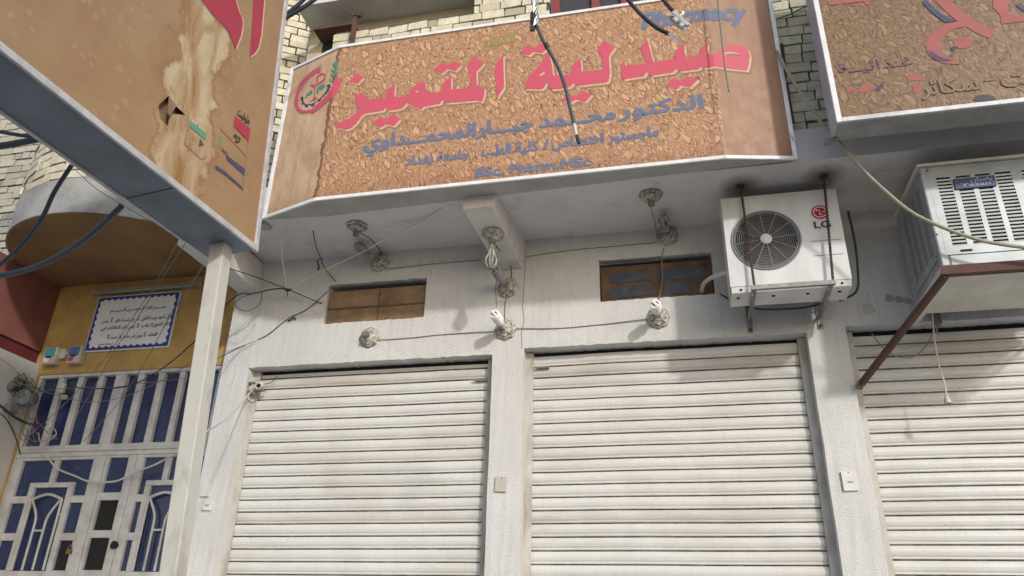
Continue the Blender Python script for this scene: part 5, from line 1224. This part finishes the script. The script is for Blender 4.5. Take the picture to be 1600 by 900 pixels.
wire('thin_wire',[(790,465,-.008),(789,480,-.006),(789,500,-.01)],.0035,'greywire','short upright wire above the middle white bulb','wire',gw)
wire('thin_wire',[(1017,316,-.5),(1018,330,-.4),(1024,350,-.2),(1026,372,-.03)],.004,'greywire','kinked wire from the soffit holder to the lamp above the blue vent','wire',gw)
wire('thin_wire',[(1037,388,-.01),(1034,405,-.01),(1035,435,.0),(1029,470,-.01),(1028,484,-.01)],.0045,'greywire','wire hanging across the blue paned vent to the white bulb','wire',gw)
wire('thin_wire',[(938,414,-.01),(960,412,.02),(1000,409,.03),(1030,406,.02)],.004,'greywire','grey wire lying along the top of the blue paned vent','wire',gw)
wire('camera_cable',[(395,610,-.02),(385,620,-.06),(365,645,-.5),(340,664,-1.1),(322,674,-1.9)],.006,'whitewire','white cable from the security camera to the pole','cable')
wire('camera_cable',[(415,600,.02),(425,597,.04),(433,588,.08)],.003,'wire','short black lead on the right of the security camera','cable')
wire('camera_cable',[(388,606,-.01),(386,622,-.02),(393,629,-.02),(399,626,-.01),(392,615,-.02)],.003,'wire','black loop of lead under the security camera','cable')
wire('loop_wire',[(409,455,-.2),(408,470,-.22),(397,482,-.25),(383,486,-.28),(368,478,-.3),(375,466,-.32),(392,460,-.3)],.003,'wire','thin loop of wire hanging at the white beam end','wire')
# knots
p=aty(450,453,-.12); mb=MB(); rnd=random.Random(4)
for i in range(6): mb.tube(smoothpts([p+Vector((rnd.uniform(-.03,.03),rnd.uniform(-.01,.01),rnd.uniform(-.015,.015))) for _ in range(4)]),.0035,5)
mb.tube([p,p+Vector((.004,0,-.06))],.004,5)
tag(mb.build('wire_joint',M['cable'],None,True),'twisted wire joint with a short tail hanging before the left wall','wire joint')
p=aty(497,412,-.2); mb=MB(); mb.tube(smoothpts([p+Vector((-.01,0,.03)),p,p+Vector((.012,0,-.03)),p+Vector((.006,0,-.06))]),.008,6); mb.tube(smoothpts([p+Vector((-.012,0,.03)),p+Vector((.03,0,.05)),p+Vector((.03,0,0))]),.003,5)
tag(mb.build('wire_joint',M['cable'],None,True),'black taped wire joint hanging near the dusty looped bulb on the left','wire joint')
p=aty(455,499,-.012); mb=MB(); mb.tube(smoothpts([p+Vector((-.03,0,-.01)),p,p+Vector((.02,-.005,.012)),p+Vector((.045,0,-.005))]),.005,6); mb.tube(smoothpts([p+Vector((-.02,0,-.02)),p,p+Vector((.03,0,.02))]),.004,5)
tag(mb.build('wire_joint',M['cable'],None,True),'dark wire joint lying flat on the wall left of the tan vent','wire joint')
# wires in front of the ochre wall and door
gd='thin wires before the ochre wall and door'
for pts,lab,mat in (
 ([(278,378,-1.3),(240,447,-.3),(205,500,.1),(170,552,.2),(120,612,.22),(70,660,.2)],'thin pale wire slanting over the left part of the plaque','greywire'),
 ([(290,380,-1.3),(250,440,-.3),(210,505,.1),(180,545,.2),(150,600,.24),(120,650,.24)],'thin pale wire slanting over the middle of the plaque','greywire'),
 ([(318,414,-1.3),(285,465,-.4),(262,500,.05),(230,560,.2),(185,630,.25),(130,690,.25)],'thin wire from the pole top past the right edge of the plaque','greywire'),
 ([(120,268,-1.2),(152,296,-1.3),(200,325,-1.4),(250,355,-1.5)],'thin wire crossing the concrete balcony rim','greywire'),
 ([(60,612,.2),(110,606,.22),(170,606,.24),(230,598,.24),(300,590,.2)],'thin level wire across the top of the blue transom','greywire'),
 ([(-10,552,-.2),(20,575,-.1),(50,603,.1),(80,615,.2),(140,628,.24),(200,618,.24),(260,590,.22),(310,560,.1)],'sagging thin wire across the blue transom','greywire'),
 ([(330,560,-.2),(380,540,-.05),(400,533,-.02)],'thin wire stub at the left end of the stucco wall','greywire')):
    wire('thin_wire',pts,.0032,mat,lab,'wire',gd,5)
wire('white_flex',[(58,700,.27),(72,712,.24),(90,732,.24),(118,744,.24),(140,752,.24),(180,752,.24),(210,738,.24),(240,727,.24),(262,716,.22),(290,705,-.2)],.008,'whitewire','white flex draped across the door leaves','cord')
wire('power_cable',[(-20,628,-.2),(0,634,-.1),(20,655-5,.0),(45,676-14,.15),(72,664,.22)],.011,'cable','black cable entering from the left beside the tangled wires','cable',g_,8)
wire('thin_wire',[(-10,640,-.3),(10,655,-.1),(25,685,.05),(32,710,.2)],.005,'wire','dark wire hanging on the pale column at the left edge','wire',gd)
# tangle and box at the left edge
mb=MB(); rnd=random.Random(21)
for i in range(46):
    cx_,cy_=30+rnd.gauss(0,14),598+rnd.gauss(0,8); pts=[]
    a=rnd.uniform(0,6.28); L=rnd.uniform(14,46)
    for k in range(6):
        pts.append(aty(cx_+math.cos(a+k*.5*rnd.uniform(.3,1.6))*L*(k/5-.4)+rnd.uniform(-4,4), cy_+math.sin(a+k*.6)*L*.45*(k/5-.3)+rnd.uniform(-4,4), .12+rnd.uniform(-.08,.08)))
    mb.tube(smoothpts(pts,4),rnd.choice((.003,.004,.0055)),5)
for i in range(9):
    x=rnd.uniform(8,60); mb.tube(smoothpts([aty(x,602,.1),aty(x+rnd.uniform(-14,14),640,.12),aty(x+rnd.uniform(-18,24),670+rnd.uniform(-20,20),.15),aty(x+rnd.uniform(0,40),690+rnd.uniform(-30,10),.2)],5),.0028,5)
tag(mb.build('wire_tangle',M['greywire'],None,True),'dusty tangle of wires wrapped around the grey box beside the door','wires')
mb=MB(); mb.tube(smoothpts([aty(*q,.05) for q in ((-12,606),(2,610),(14,606),(24,598))]),.035,8); tag(mb.build('wrapped_bundle',M['greywire'],None,True),'thick wrapped cable bundle entering at the left edge beside the grey box','cable bundle')
p=aty(42,622,.16); t=thing('junction_box',p,'grey junction box hanging under the tangle of wires','junction box')
mb=MB(); mb.lathe(p+Vector((0,.04,0)),(.25,-1,-.1),[(.075,0),(.08,.03),(.08,.10),(.066,.12),(.001,.121)],20); mb.build('case',M['boxgrey'],t,True)
mb=MB(); mb.box((p.x-.09,p.y-.12,p.z-.15),(p.x-.02,p.y-.02,p.z-.085)); mb.build('clip',M['steel'],t)
p=aty(97,607,.26); mb=MB(); mb.box((p.x-.04,p.y-.02,p.z-.045),(p.x+.03,p.y+.02,p.z+.045)); tag(mb.build('connector_block',M['switch'],None,bevel=.008),'white connector hanging before the blue transom glass','connector')
p=aty(100,621,.25); mb=MB(); mb.box((p.x-.03,p.y-.015,p.z-.018),(p.x+.03,p.y+.015,p.z+.02)); tag(mb.build('connector_block',M['plastic'],None,bevel=.006),'small yellowed connector below the white one on the transom','connector')
wire('loop_wire',[(60,676,.2),(64,690,.18),(82,685,.18),(88,676,.18),(80,668,.2),(70,684,.2),(88,680,.2)],.004,'plastic','small coil of yellowed wire in front of the transom glass','wire')
wire('thin_wire',[(48,625,.15),(57,650,.2),(54,670,.22),(42,685,.2)],.0035,'meterpink','thin red wire curving below the grey junction box','wire',gd)
# plug and cords over the right shutter
t=thing('plug_cord',aty(1460,500,-.1),'pale cord with a two pin plug dangling before the right shutter','cord')
mb=MB(); mb.tube(smoothpts([aty(*q,-.15) for q in ((1456,478),(1458,505),(1461,535),(1467,570),(1476,598),(1479,618))]),.0045,6); mb.build('flex',M['whitewire'],t,True)
p=aty(1480,625,-.15); mb=MB(); mb.lathe(p+Vector((0,0,.03)),(0,0,-1),[(.006,0),(.012,.015),(.02,.03),(.021,.05),(.012,.056),(.001,.056)],14); mb.build('plug',M['plastic'],t,True)
mb=MB()
for s in (-.008,.008): mb.tube([p+Vector((s,0,-.025)),p+Vector((s+.03,-.01,-.03))],.003,6)
mb.build('pin',M['steel'],t)
wire('shutter_cord',[(1362,521,.02),(1375,538,.0),(1390,552,-.02),(1412,559,-.03),(1432,555,-.05),(1450,535,-.08),(1462,508,-.1)],.004,'greywire','grey cord sagging between the strut and the cooler before the right shutter','cord')
wire('wall_pipe',[(1430,478,-.03),(1470,485,-.03),(1520,480,-.03),(1560,474,-.03),(1640,465,-.03)],.012,'whitewire','pale pipe along the wall beneath the slatted cooler','pipe')
p=aty(1463,497,-.03); mb=MB(); mb.box((p.x-.02,-.05,p.z-.05),(p.x+.025,-.003,p.z+.05)); mb.bar((p.x,-.04,p.z-.05),(p.x-.03,-.05,p.z-.12),.012,.012,up=(0,1,0)); tag(mb.build('pipe_clip',M['steel'],None,bevel=.004),'small grey bracket on the wall below the cooler above the dangling plug','bracket')
bpy.context.view_layer.update()
